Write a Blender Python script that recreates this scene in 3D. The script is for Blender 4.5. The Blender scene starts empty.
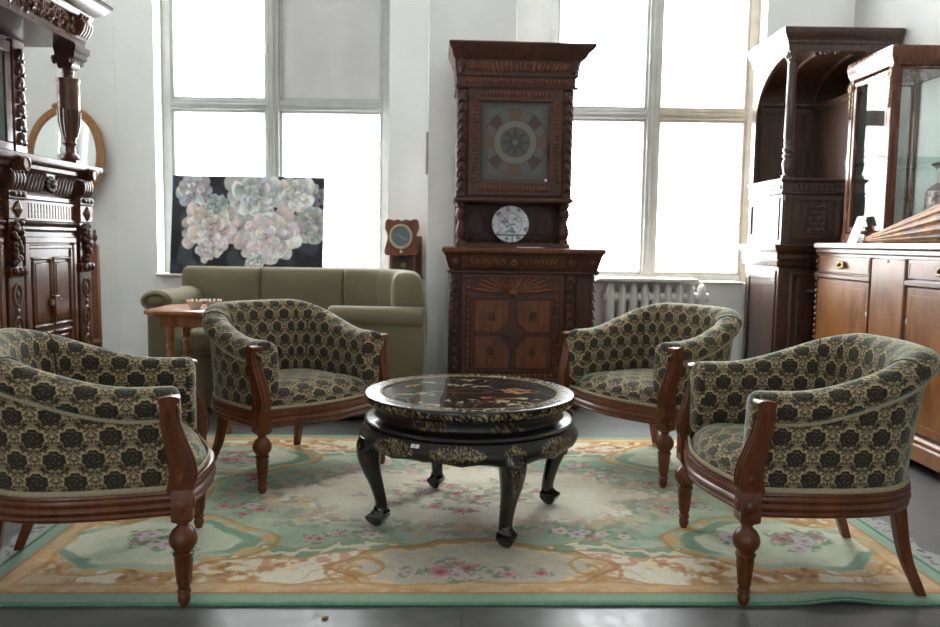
import bpy, bmesh, math, random
import numpy as np
from mathutils import Vector, Matrix
random.seed(7)
PI = math.pi
SC = bpy.context.scene
COL = SC.collection

# ------------------------------------------------------------------ helpers
def s2l(c):
    return tuple(((v/255.0)/12.92 if v/255.0 <= 0.04045 else ((v/255.0+0.055)/1.055)**2.4) for v in c)

def finish(o, smooth=True, angle=38, bevel=0):
    me = o.data
    if smooth:
        me.polygons.foreach_set('use_smooth', [True]*len(me.polygons))
        me.set_sharp_from_angle(angle=math.radians(angle))
    if bevel:
        b = o.modifiers.new('bevel', 'BEVEL'); b.width = bevel; b.segments = 2
        b.limit_method = 'ANGLE'; b.angle_limit = math.radians(50)
        b.harden_normals = False
    return o

def tag(o, label=None, cat=None, group=None, kind=None):
    if label: o['label'] = label
    if cat: o['category'] = cat
    if group: o['group'] = group
    if kind: o['kind'] = kind
    return o

def empty(name, loc=(0, 0, 0), rz=0.0, label=None, cat=None, group=None, kind=None):
    o = bpy.data.objects.new(name, None); COL.objects.link(o)
    o.empty_display_size = 0.1
    o.location = loc; o.rotation_euler = (0, 0, rz)
    return tag(o, label, cat, group, kind)

class MB:
    """collects shapes in one bmesh"""
    def __init__(s):
        s.b = bmesh.new(); s.T = Matrix()
    def v(s, p): return s.b.verts.new(s.T @ Vector(p))
    def f(s, vs):
        try: return s.b.faces.new(vs)
        except ValueError: return None
    def box(s, x0, x1, y0, y1, z0, z1):
        p = [s.v((x, y, z)) for z in (z0, z1) for y in (y0, y1) for x in (x0, x1)]
        for q in ((0,2,3,1),(4,5,7,6),(0,1,5,4),(2,6,7,3),(0,4,6,2),(1,3,7,5)):
            s.f([p[i] for i in q])
        return s
    def rings(s, rings, close=True, cap=True):
        R = [[s.v(p) for p in r] for r in rings]
        for a, b in zip(R, R[1:]):
            n = len(a)
            for i in range(n if close else n-1):
                j = (i+1) % n
                s.f([a[i], a[j], b[j], b[i]])
        if cap and close:
            s.f(list(reversed(R[0]))); s.f(R[-1])
        return s
    def lathe(s, prof, c=(0,0,0), n=24, rot=None, ring=False):
        m = rot or Matrix()
        rs = []
        for r, z in prof:
            rs.append([Vector(c) + m @ Vector((max(r,1e-4)*math.cos(2*PI*i/n), max(r,1e-4)*math.sin(2*PI*i/n), z)) for i in range(n)])
        if ring: return s.rings(rs+[rs[0]], cap=False)
        return s.rings(rs)
    def ell(s, c, r, n=8, m=6, rot=None):
        prof = [(math.sin(PI*k/m), -math.cos(PI*k/m)) for k in range(m+1)]
        mt = rot or Matrix()
        rs = []
        for q, z in prof[1:-1]:
            rs.append([Vector(c) + mt @ Vector((r[0]*q*math.cos(2*PI*i/n), r[1]*q*math.sin(2*PI*i/n), r[2]*z)) for i in range(n)])
        R = [[s.v(p) for p in r_] for r_ in rs]
        a = s.v(Vector(c) + mt @ Vector((0,0,-r[2]))); b = s.v(Vector(c) + mt @ Vector((0,0,r[2])))
        for i in range(n):
            j = (i+1) % n
            s.f([a, R[0][j], R[0][i]]); s.f([b, R[-1][i], R[-1][j]])
            for k in range(len(R)-1):
                s.f([R[k][i], R[k][j], R[k+1][j], R[k+1][i]])
        return s
    def tube(s, pts, rad, n=8, closed=False, flat=None):
        pts = [Vector(p) for p in pts]; N = len(pts)
        if not hasattr(rad, '__len__'): rad = [rad]*N
        rs = []; up = None
        for i in range(N):
            if closed: t = (pts[(i+1) % N]-pts[i-1])
            else: t = pts[min(i+1, N-1)]-pts[max(i-1, 0)]
            t.normalize()
            if up is None:
                up = Vector((0,0,1)) if abs(t.z) < .9 else Vector((0,1,0))
            a = t.cross(up).normalized(); up = a.cross(t).normalized()
            fa, fb = flat or (1, 1)
            rs.append([pts[i]+rad[i]*(fa*math.cos(2*PI*k/n)*a+fb*math.sin(2*PI*k/n)*up) for k in range(n)])
        if closed: rs.append(rs[0]); return s.rings(rs, cap=False)
        return s.rings(rs)
    def prism(s, poly, d0, d1, axis='y'):
        def P(p, d):
            return {'y': (p[0], d, p[1]), 'x': (d, p[0], p[1]), 'z': (p[0], p[1], d)}[axis]
        a = [s.v(P(p, d0)) for p in poly]; b = [s.v(P(p, d1)) for p in poly]
        n = len(poly)
        s.f(list(reversed(a))); s.f(b)
        for i in range(n):
            s.f([a[i], a[(i+1) % n], b[(i+1) % n], b[i]])
        return s
    def mould(s, x0, x1, y0, y1, prof, l=1, r=1, f=1, k=0):
        """stack of mitred rectangles; prof = [(out, z)]; l/r/f/k = which sides step out"""
        return s.rings([[(x0-l*o, y0-f*o, z), (x1+r*o, y0-f*o, z), (x1+r*o, y1+k*o, z), (x0-l*o, y1+k*o, z)] for o, z in prof])
    def sweep(s, path, prof, closed=False):
        """prof = [(out, z)] closed loop swept on a plan path, out = to the right of travel"""
        pts = [Vector((p[0], p[1], 0)) for p in path]; N = len(pts); rs = []
        zz = [p[2] if len(p) > 2 else 0 for p in path]
        for i in range(N):
            t = (pts[(i+1) % N]-pts[i-1]) if closed else pts[min(i+1, N-1)]-pts[max(i-1, 0)]
            t.normalize(); n = Vector((t.y, -t.x, 0))
            rs.append([pts[i]+n*o+Vector((0,0,z+zz[i])) for o, z in prof])
        if closed: rs.append(rs[0])
        return s.rings(rs, cap=not closed)
    def obj(s, name, mat, parent=None, smooth=True, angle=38, bevel=0, sub=0):
        bmesh.ops.recalc_face_normals(s.b, faces=s.b.faces)
        me = bpy.data.meshes.new(name); s.b.to_mesh(me); s.b.free()
        me.materials.append(mat)
        o = bpy.data.objects.new(name, me); COL.objects.link(o)
        if parent: o.parent = parent
        finish(o, smooth, angle, bevel)
        if sub:
            m = o.modifiers.new('sub', 'SUBSURF'); m.levels = sub; m.render_levels = sub
        return o

def raw(name, verts, faces, mat, parent=None, uv=None, col=None, angle=60):
    me = bpy.data.meshes.new(name)
    me.from_pydata([tuple(v) for v in verts], [], faces); me.update()
    me.materials.append(mat)
    if uv is not None:
        l = me.uv_layers.new(name='UVMap')
        li = np.zeros(len(me.loops), dtype=np.int32); me.loops.foreach_get('vertex_index', li)
        l.data.foreach_set('uv', np.asarray(uv, dtype=np.float32)[li].ravel())
    if col is not None: paint(me, col)
    o = bpy.data.objects.new(name, me); COL.objects.link(o)
    if parent: o.parent = parent
    return finish(o, True, angle)

def paint(me, rgb):
    """rgb: (n,3) sRGB 0..255 per vertex"""
    a = me.color_attributes.new('Col', 'FLOAT_COLOR', 'POINT')
    c = np.clip(np.asarray(rgb, dtype=np.float64)/255.0, 0, 1)
    lin = np.where(c <= 0.04045, c/12.92, ((c+0.055)/1.055)**2.4)
    out = np.ones((len(lin), 4), dtype=np.float32); out[:, :3] = lin
    a.data.foreach_set('color', out.ravel())

def coords(me):
    n = len(me.vertices); a = np.zeros(n*3); me.vertices.foreach_get('co', a); return a.reshape(n, 3)

def grid_faces(nu, nv, wrap=False):
    F = []
    for i in range(nu-1 if not wrap else nu):
        for j in range(nv-1):
            a = i*nv+j; b = ((i+1) % nu)*nv+j
            F.append((a, b, b+1, a+1))
    return F

def catmull(P, n, closed=False):
    P = [Vector(p) for p in P]; out = []
    N = len(P); segs = N if closed else N-1
    for k in range(n):
        t = k/(n if closed else n-1)*segs
        i = min(int(t), segs-1); u = t-i
        g = (lambda q: P[q % N]) if closed else (lambda q: P[max(0, min(N-1, q))])
        p0, p1, p2, p3 = g(i-1), g(i), g(i+1), g(i+2)
        out.append(0.5*((2*p1)+(-p0+p2)*u+(2*p0-5*p1+4*p2-p3)*u*u+(-p0+3*p1-3*p2+p3)*u**3))
    return out

# numpy value noise
def vnoise(x, y, seed=0, n=256):
    r = np.random.RandomState(seed).rand(n, n)
    xi = np.floor(x).astype(int); yi = np.floor(y).astype(int)
    fx = x-xi; fy = y-yi; fx = fx*fx*(3-2*fx); fy = fy*fy*(3-2*fy)
    a = r[xi % n, yi % n]; b = r[(xi+1) % n, yi % n]; c = r[xi % n, (yi+1) % n]; d = r[(xi+1) % n, (yi+1) % n]
    return (a*(1-fx)+b*fx)*(1-fy)+(c*(1-fx)+d*fx)*fy
def fbm(x, y, seed=0, o=3):
    s = 0; a = .5; t = 0
    for k in range(o):
        s = s+a*vnoise(x*2**k+17*k, y*2**k+31*k, seed+k); t += a; a *= .5
    return s/t
def sstep(a, b, x):
    t = np.clip((x-a)/(b-a), 0, 1); return t*t*(3-2*t)
def over(col, c, m):
    m = np.clip(m, 0, 1)[:, None]
    return col*(1-m)+np.asarray(c, dtype=float)*m

# ------------------------------------------------------------------ materials
class NT:
    def __init__(s, name):
        s.mat = bpy.data.materials.new(name); s.mat.use_nodes = True
        s.t = s.mat.node_tree; s.n = s.t.nodes
        s.p = s.n['Principled BSDF']; s.out = s.n['Material Output']
    def new(s, typ, **kw):
        n = s.n.new(typ)
        for k, v in kw.items(): setattr(n, k, v)
        return n
    def link(s, a, b): s.t.links.new(a, b)
    def m(s, op, a, b=None, c=None):
        n = s.n.new('ShaderNodeMath'); n.operation = op
        for i, x in enumerate((a, b, c)):
            if x is None: continue
            if isinstance(x, (int, float)): n.inputs[i].default_value = x
            else: s.link(x, n.inputs[i])
        return n.outputs[0]
    def step(s, x, lo, hi, a=0.0, b=1.0):
        n = s.n.new('ShaderNodeMapRange'); n.interpolation_type = 'SMOOTHSTEP'
        s.link(x, n.inputs[0])
        for i, q in enumerate((lo, hi, a, b)): n.inputs[i+1].default_value = q
        return n.outputs[0]
    def mix(s, f, a, b):
        n = s.n.new('ShaderNodeMix'); n.data_type = 'RGBA'
        if isinstance(f, (int, float)): n.inputs[0].default_value = f
        else: s.link(f, n.inputs[0])
        for i, x in ((6, a), (7, b)):
            if isinstance(x, tuple): n.inputs[i].default_value = (*x, 1)
            else: s.link(x, n.inputs[i])
        return n.outputs[2]
    def noise(s, vec, scale, detail=3, rough=.55, dist=0):
        n = s.n.new('ShaderNodeTexNoise'); n.inputs['Scale'].default_value = scale
        n.inputs['Detail'].default_value = detail; n.inputs['Roughness'].default_value = rough
        n.inputs['Distortion'].default_value = dist
        if vec is not None: s.link(vec, n.inputs['Vector'])
        return n.outputs['Fac']
    def obj(s, scale=(1, 1, 1), rot=(0, 0, 0)):
        c = s.n.new('ShaderNodeTexCoord'); mp = s.n.new('ShaderNodeMapping')
        mp.inputs['Scale'].default_value = scale; mp.inputs['Rotation'].default_value = rot
        s.link(c.outputs['Object'], mp.inputs['Vector']); return mp.outputs[0]
    def bump(s, h, strength=.3, dist=.002):
        b = s.n.new('ShaderNodeBump'); b.inputs['Strength'].default_value = strength; b.inputs['Distance'].default_value = dist
        s.link(h, b.inputs['Height']); s.link(b.outputs[0], s.p.inputs['Normal'])
    def set(s, **kw):
        for k, v in kw.items():
            k = k.replace('_', ' ')
            i = s.p.inputs[k]
            if isinstance(v, tuple) and len(v) == 3: i.default_value = (*v, 1)
            elif isinstance(v, (int, float)): i.default_value = v
            else: s.link(v, i)
        return s

def wood(name, c0, c1, rough=.38, stretch=(14, 14, 1.4), bump=.15, coat=0.0, spec=.4):
    t = NT(name)
    v = t.obj(stretch)
    n1 = t.noise(v, 3.2, 5, .6, .6); n2 = t.noise(t.obj((2, 2, 2)), 1.6, 3)
    f = t.m('ADD', t.m('MULTIPLY', n1, .75), t.m('MULTIPLY', n2, .35))
    f = t.step(f, .35, .75)
    t.set(Base_Color=t.mix(f, s2l(c0), s2l(c1)), Roughness=t.step(n1, .2, .8, rough-.06, rough+.1))
    t.p.inputs['Specular IOR Level'].default_value = spec
    if coat: t.set(Coat_Weight=coat, Coat_Roughness=.18)
    t.bump(n1, bump, .002)
    return t.mat

def plain(name, c, rough=.5, metal=0.0, noise=.08, nscale=8, bump=0, spec=.5, coat=0):
    t = NT(name)
    n = t.noise(t.obj(), nscale, 4)
    l = s2l(c)
    a = tuple(x*(1-noise) for x in l); b = tuple(min(1, x*(1+noise)) for x in l)
    t.set(Base_Color=t.mix(t.step(n, .3, .7), a, b), Roughness=rough, Metallic=metal)
    t.p.inputs['Specular IOR Level'].default_value = spec
    if coat: t.set(Coat_Weight=coat, Coat_Roughness=.05)
    if bump: t.bump(t.noise(t.obj(), nscale*6, 3), bump, .003)
    return t.mat

def vcol(name, rough=.6, coat=0, nz=0, nscale=300, spec=.5, bump=0, sheen=0):
    t = NT(name)
    a = t.new('ShaderNodeVertexColor'); a.layer_name = 'Col'
    c = a.outputs['Color']
    if nz:
        n = t.noise(t.obj(), nscale, 2)
        hs = t.new('ShaderNodeHueSaturation'); t.link(c, hs.inputs['Color'])
        t.link(t.step(n, .25, .75, 1-nz, 1+nz), hs.inputs['Value']); c = hs.outputs[0]
        if bump: t.bump(n, bump, .004)
    t.set(Base_Color=c, Roughness=rough)
    t.p.inputs['Specular IOR Level'].default_value = spec
    if coat: t.set(Coat_Weight=coat, Coat_Roughness=.03)
    if sheen: t.set(Sheen_Weight=sheen, Sheen_Roughness=.5)
    return t.mat

def glass_mat(name, tint=(.97, .98, .98), refl=.07, rough=.0):
    t = NT(name)
    t.n.remove(t.p)
    tr = t.new('ShaderNodeBsdfTransparent'); tr.inputs[0].default_value = (*tint, 1)
    gl = t.new('ShaderNodeBsdfGlossy'); gl.inputs['Roughness'].default_value = rough
    fr = t.new('ShaderNodeFresnel'); fr.inputs['IOR'].default_value = 1.45
    ge = t.new('ShaderNodeNewGeometry')
    f = t.m('MULTIPLY', t.m('MAXIMUM', fr.outputs[0], refl), t.m('SUBTRACT', 1.0, ge.outputs['Backfacing']))
    mx = t.new('ShaderNodeMixShader')
    t.link(f, mx.inputs[0]); t.link(tr.outputs[0], mx.inputs[1]); t.link(gl.outputs[0], mx.inputs[2])
    t.link(mx.outputs[0], t.out.inputs[0])
    return t.mat

def damask_mat(name):
    t = NT(name)
    uvn = t.new('ShaderNodeUVMap'); uvn.uv_map = 'UVMap'
    sp = t.new('ShaderNodeSeparateXYZ'); t.link(uvn.outputs[0], sp.inputs[0])
    PX, PY = .098, .122
    u = t.m('DIVIDE', sp.outputs[0], PX); v = t.m('DIVIDE', sp.outputs[1], PY)
    def loc(off):
        a = t.m('ADD', u, off); b = t.m('ADD', v, off)
        x = t.m('MULTIPLY', t.m('SUBTRACT', a, t.m('ROUND', a)), PX)
        y = t.m('MULTIPLY', t.m('SUBTRACT', b, t.m('ROUND', b)), PY)
        r = t.m('ADD', t.m('MULTIPLY', x, x), t.m('MULTIPLY', t.m('MULTIPLY', y, y), 1.25))
        return x, y, r
    x1, y1, r1 = loc(0.0); x2, y2, r2 = loc(.5)
    sel = t.m('LESS_THAN', r1, r2)
    def pick(a, b): return t.m('ADD', t.m('MULTIPLY', a, sel), t.m('MULTIPLY', b, t.m('SUBTRACT', 1.0, sel)))
    x = pick(x1, x2); y = pick(y1, y2); ax = t.m('ABSOLUTE', x)
    r = t.m('SQRT', pick(r1, r2))
    th = t.m('ARCTAN2', y, x)
    lob = t.m('ADD', 1.0, t.m('MULTIPLY', .07, t.m('COSINE', t.m('MULTIPLY_ADD', th, 9.0, PI/2))))
    lob = t.m('ADD', lob, t.m('MULTIPLY', .06, t.m('SINE', t.m('MULTIPLY_ADD', th, 5.0, 0.0))))
    rr = t.m('DIVIDE', r, t.m('MULTIPLY', lob, .0290))
    # fine filigree, mirrored left-right like a woven repeat
    cb = t.new('ShaderNodeCombineXYZ'); t.link(ax, cb.inputs[0]); t.link(y, cb.inputs[1])
    wv = t.noise(cb.outputs[0], 88, 2, .6, 2.0)
    fil = t.step(wv, .43, .48)
    # pair of leaves under each rose
    lx = t.m('SUBTRACT', ax, .026); ly = t.m('ADD', y, .030)
    p = t.m('ADD', t.m('MULTIPLY', lx, .75), t.m('MULTIPLY', ly, .66)); q = t.m('SUBTRACT', t.m('MULTIPLY', lx, .66), t.m('MULTIPLY', ly, .75))
    le = t.m('ADD', t.m('POWER', t.m('DIVIDE', p, .017), 2.0), t.m('POWER', t.m('DIVIDE', q, .0075), 2.0))
    leaf = t.step(le, .8, 1.2, 1, 0)
    rose = t.step(rr, .96, 1.06, 1, 0)
    spk = t.m('MULTIPLY', .10, t.m('SINE', t.m('MULTIPLY', th, 17.0)))
    ring = t.m('MULTIPLY', t.step(rr, 1.0, 1.06), t.step(t.m('ADD', rr, spk), 1.12, 1.22, 1, 0))
    ring = t.m('MULTIPLY', ring, t.step(wv, .3, .5, .55, 1))
    ring = t.m('MULTIPLY', ring, t.step(y, -.018, .004, .35, 1))
    swirl = t.m('SINE', t.m('ADD', t.m('MULTIPLY_ADD', rr, 15.0, t.m('MULTIPLY', th, 2.0)), t.m('MULTIPLY', t.m('SINE', t.m('MULTIPLY', th, 5.0)), .9)))
    sw = t.m('MULTIPLY', t.step(swirl, .75, .98), t.step(rr, .75, .92, .5, 0))
    notring = t.m('SUBTRACT', 1.0, ring)
    mid = t.m('MULTIPLY', fil, notring)
    dark = t.m('MAXIMUM', t.m('MULTIPLY', leaf, notring), rose)
    dark = t.m('MULTIPLY', dark, t.m('SUBTRACT', 1.0, sw))
    pile = t.m('MAXIMUM', dark, mid)
    dirt = t.noise(t.obj(), 6, 3)
    dk = t.mix(dirt, s2l((44, 40, 34)), s2l((56, 51, 44)))
    bg = t.mix(dirt, s2l((192, 172, 134)), s2l((172, 154, 120)))
    t.set(Base_Color=t.mix(dark, t.mix(mid, bg, s2l((80, 71, 55))), dk), Roughness=.85)
    t.p.inputs['Specular IOR Level'].default_value = .2
    sh = t.m('MULTIPLY_ADD', pile, .65, .15)
    t.set(Sheen_Weight=sh, Sheen_Roughness=.32, Sheen_Tint=(.74, .84, .70))
    t.bump(pile, .5, .0015)
    return t.mat

M = {}
M['wall'] = plain('wall_plaster', (242, 243, 240), .8, noise=.03, nscale=2.5, bump=.05, spec=.2)
M['wall_paint'] = plain('pier_paint', (232, 233, 231), .6, noise=.04, nscale=3, bump=.05, spec=.3)
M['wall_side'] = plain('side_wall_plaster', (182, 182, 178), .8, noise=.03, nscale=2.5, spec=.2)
M['ceil'] = plain('ceiling_paint', (243, 243, 241), .85, noise=.02)
M['sash'] = plain('window_paint', (178, 179, 174), .5, noise=.07, nscale=9, bump=.08)
M['sash_worn'] = plain('worn_window_paint', (178, 168, 152), .55, noise=.14, nscale=7, bump=.1)
M['board'] = plain('grey_board', (206, 205, 203), .7, noise=.06, nscale=3)
M['sill'] = plain('sill_paint', (224, 216, 205), .45, noise=.05)
M['radiator'] = plain('radiator_enamel', (222, 222, 216), .35, noise=.02)
M['glass'] = glass_mat('window_glass')
M['cab_glass'] = glass_mat('cabinet_glass', (.95, .98, .97), .16)
M['chair_wood'] = wood('walnut_chair', (78, 36, 13), (112, 59, 25), .32, (9, 9, 1.6), .05, coat=.15, spec=.4)
M['oak'] = wood('dark_carved_oak', (46, 22, 11), (80, 42, 22), .42, bump=.25)
M['oak_l'] = wood('lighter_oak_panel', (72, 36, 16), (116, 64, 32), .42, bump=.2)
M['sb'] = wood('sideboard_oak', (50, 26, 16), (92, 52, 33), .32, bump=.25, coat=.5)
M['sb_l'] = wood('sideboard_panel', (76, 41, 24), (122, 74, 46), .32, bump=.2, coat=.5)
M['niche'] = wood('niche_oak', (40, 26, 19), (80, 50, 34), .32, bump=.08, coat=.4, spec=.6)
M['buffet'] = wood('burl_veneer', (100, 58, 18), (146, 92, 40), .34, (5, 5, 1.6), .05, coat=.12, spec=.4)
M['buffet_d'] = wood('buffet_edge', (74, 42, 18), (110, 66, 32), .32, bump=.1, coat=.3)
M['mahog'] = wood('mahogany', (84, 40, 18), (116, 62, 33), .25, bump=.08, coat=.5)
M['pine'] = wood('honey_table', (122, 72, 36), (166, 106, 60), .35, bump=.1, coat=.25)
M['mirror_wood'] = wood('mirror_oak', (142, 98, 58), (176, 128, 82), .45, bump=.1)
M['clock_wood'] = wood('clock_walnut', (98, 56, 38), (130, 78, 56), .4, bump=.1)
M['post'] = wood('post_oak', (88, 54, 32), (126, 82, 50), .42, bump=.15)
M['damask'] = damask_mat('damask_cut_velvet')
M['gimp'] = plain('braid_gimp', (168, 156, 130), .85, noise=.22, nscale=260, bump=.4, spec=.1)
M['marble'] = plain('pale_marble', (222, 219, 212), .25, noise=.07, nscale=6)
M['brass'] = plain('old_brass', (128, 106, 70), .4, 1.0, noise=.2, nscale=30)
M['gilt'] = plain('ormolu', (112, 98, 70), .4, .8, noise=.2, nscale=60)
M['iron'] = plain('dark_iron', (40, 36, 34), .45, .6)
M['paper'] = plain('white_paper', (236, 236, 232), .8, noise=.02, spec=.2)
M['black'] = plain('black_paint', (22, 20, 20), .5)
M['mirror'] = plain('mirror_silver', (225, 230, 228), .03, 1.0, noise=.0)
M['lacq_v'] = vcol('lacquer_inlay', .16, coat=.5, spec=.45)
M['table_glass'] = glass_mat('table_glass', (.96, .97, .96), .05)
M['lacq_r'] = vcol('rim_lacquer_inlay', .24, coat=.2, spec=.4)
M['lacq_s'] = vcol('satin_lacquer_inlay', .32, coat=.15, spec=.4)
M['lacq'] = plain('black_lacquer', (20, 17, 17), .14, noise=.1, coat=.7)
M['rug'] = vcol('wool_rug', .95, nz=.13, nscale=420, spec=.08, bump=.5, sheen=.15)
M['canvas'] = vcol('oil_canvas', .55, nz=.05, nscale=120, spec=.3)
M['china'] = vcol('glazed_china', .15, coat=.5)
M['vase'] = vcol('vase_glaze', .45)
M['dial'] = vcol('dial_glaze', .2, coat=.4)
M['stain'] = vcol('stained_glass', .45, spec=.3)
M['paras'] = vcol('oiled_paper', .5)
def velvet_mat():
    t = NT('olive_upholstery')
    n = t.noise(t.obj(), 5, 3); n2 = t.noise(t.obj(), 220, 2)
    t.set(Base_Color=t.mix(n, s2l((104, 98, 76)), s2l((122, 115, 91))), Roughness=.8, Sheen_Weight=.35, Sheen_Roughness=.4, Sheen_Tint=(.9, .9, .78))
    t.p.inputs['Specular IOR Level'].default_value = .25
    t.bump(n2, .25, .002)
    return t.mat
M['olive'] = velvet_mat()
def crystal_mat():
    t = NT('gold_rimmed_glass')
    n = t.noise(t.obj(), 40, 3)
    t.set(Base_Color=t.mix(n, s2l((226, 196, 164)), s2l((250, 236, 220))), Roughness=.12, Coat_Weight=.6)
    t.p.inputs['Transmission Weight'].default_value = .25
    return t.mat
M['crystal'] = crystal_mat()
def floor_mat():
    t = NT('polished_concrete')
    v = t.obj()
    n1 = t.noise(v, 1.3, 5, .6); n2 = t.noise(v, 22, 4, .6); n3 = t.noise(v, 120, 2)
    sp = t.new('ShaderNodeSeparateXYZ'); t.link(v, sp.inputs[0])
    def joint(s, per, off):
        a = t.m('DIVIDE', t.m('ADD', s, off), per)
        return t.step(t.m('ABSOLUTE', t.m('SUBTRACT', a, t.m('ROUND', a))), .0012, .0035, 1, 0)
    j = t.m('MAXIMUM', joint(sp.outputs[0], 1.6, .01), joint(sp.outputs[1], 1.6, .3))
    f = t.m('ADD', t.m('MULTIPLY', n1, .6), t.m('MULTIPLY', n2, .4))
    c = t.mix(t.step(f, .3, .7), s2l((70, 70, 69)), s2l((108, 108, 106)))
    c = t.mix(t.step(n3, .68, .78, 0, .18), c, s2l((60, 60, 60)))
    c = t.mix(t.m('MULTIPLY', j, .5), c, s2l((60, 58, 55)))
    t.set(Base_Color=c, Roughness=t.step(n2, .3, .7, .34, .46))
    t.p.inputs['Specular IOR Level'].default_value = .6
    t.bump(n2, .06, .002)
    return t.mat
M['floor'] = floor_mat()

# ------------------------------------------------------------------ the room
def struct(mb, name, mat, parent=None, **k):
    o = mb.obj(name, mat, parent, **k)
    if not parent: o['kind'] = 'structure'
    return o
XL, XR, YB, YF, ZC = -3.6, 2.62, 5.68, -3.2, 3.7
struct(MB().box(XL-.2, XR+.2, YF-.2, YB+.35, -.12, 0), 'floor', M['floor'], smooth=False)
struct(MB().box(XL-.2, XR+.2, YF-.2, YB+.35, ZC, ZC+.12), 'ceiling', M['ceil'], smooth=False)
SILL, SILL1, WTOP = .785, .785, 3.35
W1, W2 = (-2.22, -.585), (.53, 2.02)
b = MB()
for x0, x1, z0, z1 in ((XL-.2, W1[0], 0, ZC), (W1[1], W2[0], 0, ZC), (W2[1], XR+.2, 0, ZC),
                       (W1[0], W1[1], 0, SILL1), (W1[0], W1[1], WTOP, ZC), (W2[0], W2[1], 0, SILL), (W2[0], W2[1], WTOP, ZC)):
    b.box(x0, x1, YB, YB+.33, z0, z1)
struct(b, 'wall_back', M['wall'], smooth=False)
struct(MB().box(XL, -2.495, YB-.004, YB, 0, ZC), 'trim_1', M['wall'], smooth=False)
struct(MB().box(-.302, .284, 5.45, YB, 0, ZC), 'wall_pier', M['wall_paint'], bevel=.006)
struct(MB().box(-.314, -.298, 5.446, 5.50, 1.50, 1.78), 'trim_2', M['sash_worn'], bevel=.004)
FILL_LEFT = (3.75, 4.26)  # unseen left wall opening, added to brighten the back of the room
b = MB(); b.box(XL-.2, XL, YF, FILL_LEFT[0], 0, ZC); b.box(XL-.2, XL, FILL_LEFT[1], YB, 0, ZC); b.box(XL-.2, XL, FILL_LEFT[0], FILL_LEFT[1], 0, .8); b.box(XL-.2, XL, FILL_LEFT[0], FILL_LEFT[1], 3.5, ZC)
struct(b, 'wall_left', M['wall'], smooth=False)
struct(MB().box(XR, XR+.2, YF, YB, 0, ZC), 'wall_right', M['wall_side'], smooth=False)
b = MB()
FILL_FRONT = ((-2.45, -1.85), (1.1, 1.65))  # unseen openings behind the camera, added as fill light
xs = [XL-.2]+[q for w in FILL_FRONT for q in w]+[XR+.2]
for i in range(0, len(xs), 2): b.box(xs[i], xs[i+1], YF-.2, YF, 0, ZC)
for x0, x1 in FILL_FRONT:
    b.box(x0, x1, YF-.2, YF, 0, .9); b.box(x0, x1, YF-.2, YF, 3.3, ZC)
struct(b, 'wall_front', M['wall'], smooth=False)

def window(name, x0, x1, z0, z1, y, mull, trans, mats=('sash', 'sash', 'sash'), board=None, fw=.062):
    w = empty(name, ((x0+x1)/2, y, z0), kind='structure'); ox, oz = (x0+x1)/2, z0
    L = lambda a: a-ox
    H = z1-z0; m0, m1 = L(mull[0]), L(mull[1]); t0, t1 = trans[0]-oz, trans[1]-oz
    a, c = L(x0), L(x1)
    b = MB()
    b.box(a, a+fw, -.03, .05, 0, H); b.box(a+fw, c-fw, -.03, .05, 0, .05); b.box(a+fw, c-fw, -.03, .05, H-.06, H)
    b.obj('window_frame', M[mats[0]], w, bevel=.005)
    MB().box(c-fw, c, -.03, .05, 0, H).obj('jamb', M[mats[1]], w, bevel=.005)
    b = MB(); b.box(m0, m1, -.04, .05, .05, H-.06); b.box((m0+m1)/2-.012, (m0+m1)/2+.012, -.052, -.04, .05, H-.06)
    b.obj('mullion', M['sash'], w, bevel=.004)
    for p, q in ((a+fw, m0), (m1, c-fw)):
        tb = MB(); tb.box(p, q, -.035, .05, t0, t1); tb.box(p, q, -.046, -.035, t0+(t1-t0)*.42, t0+(t1-t0)*.62)
        tb.obj('transom', M[mats[2]] if p > 0 else M['sash'], w, bevel=.004)
        for r, s in ((.05, t0), (t1, H-.06)):
            sf = .022
            sb = MB()
            sb.box(p, p+sf, -.02, .03, r, s); sb.box(q-sf, q, -.02, .03, r, s)
            sb.box(p+sf, q-sf, -.02, .03, r, r+sf); sb.box(p+sf, q-sf, -.02, .03, s-sf, s)
            sb.obj('sash', M[mats[1]] if (p > 0 and mats[1] != 'sash') else M['sash'], w, bevel=.003)
            if board and p > 0 and r > .1:
                o = MB().box(p+sf, q-sf, -.004, .012, r+sf, s-sf).obj('board', M['board'], w, smooth=False)
                o['label'] = 'grey board filling the upper pane'
            else:
                MB().box(p+sf, q-sf, .002, .008, r+sf, s-sf).obj('pane', M['glass'], w, smooth=False)
    # small hinges on the mullion
    h = MB()
    for z in (.42, .98, t1+.35):
        h.lathe([(.007, -.03), (.007, .03)], (m0+.006, -.05, z), 8)
    h.obj('hinge', M['sash'], w)
    return w
window('window_1', W1[0], W1[1], SILL1, WTOP, 5.85, (-1.472, -1.385), (1.968, 2.035), board=True)
window('window_2', W2[0], W2[1], SILL, WTOP, 5.85, (1.245, 1.324), (1.945, 2.01), mats=('sash', 'sash_worn', 'sash_worn'))
for i, (x0, x1) in enumerate(FILL_FRONT):
    window('window_%d' % (i+3), x0, x1, .9, 3.3, YF-.12, ((x0+x1)/2-.04, (x0+x1)/2+.04), (2.0, 2.09))  # added fill windows, out of view
fill_win = window('window_5', -(FILL_LEFT[1]-FILL_LEFT[0])/2, (FILL_LEFT[1]-FILL_LEFT[0])/2, .8, 3.5, 0, (-.04, .04), (2.0, 2.09))  # added side window, out of view, for extra light
fill_win.location = (XL-.11, sum(FILL_LEFT)/2, .8); fill_win.rotation_euler = (0, 0, PI/2)
struct(MB().box(W1[0]+.002, W1[1]-.002, YB-.06, 5.82, SILL1-.004, SILL1+.012), 'trim_3', M['sill'], bevel=.005)
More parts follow.
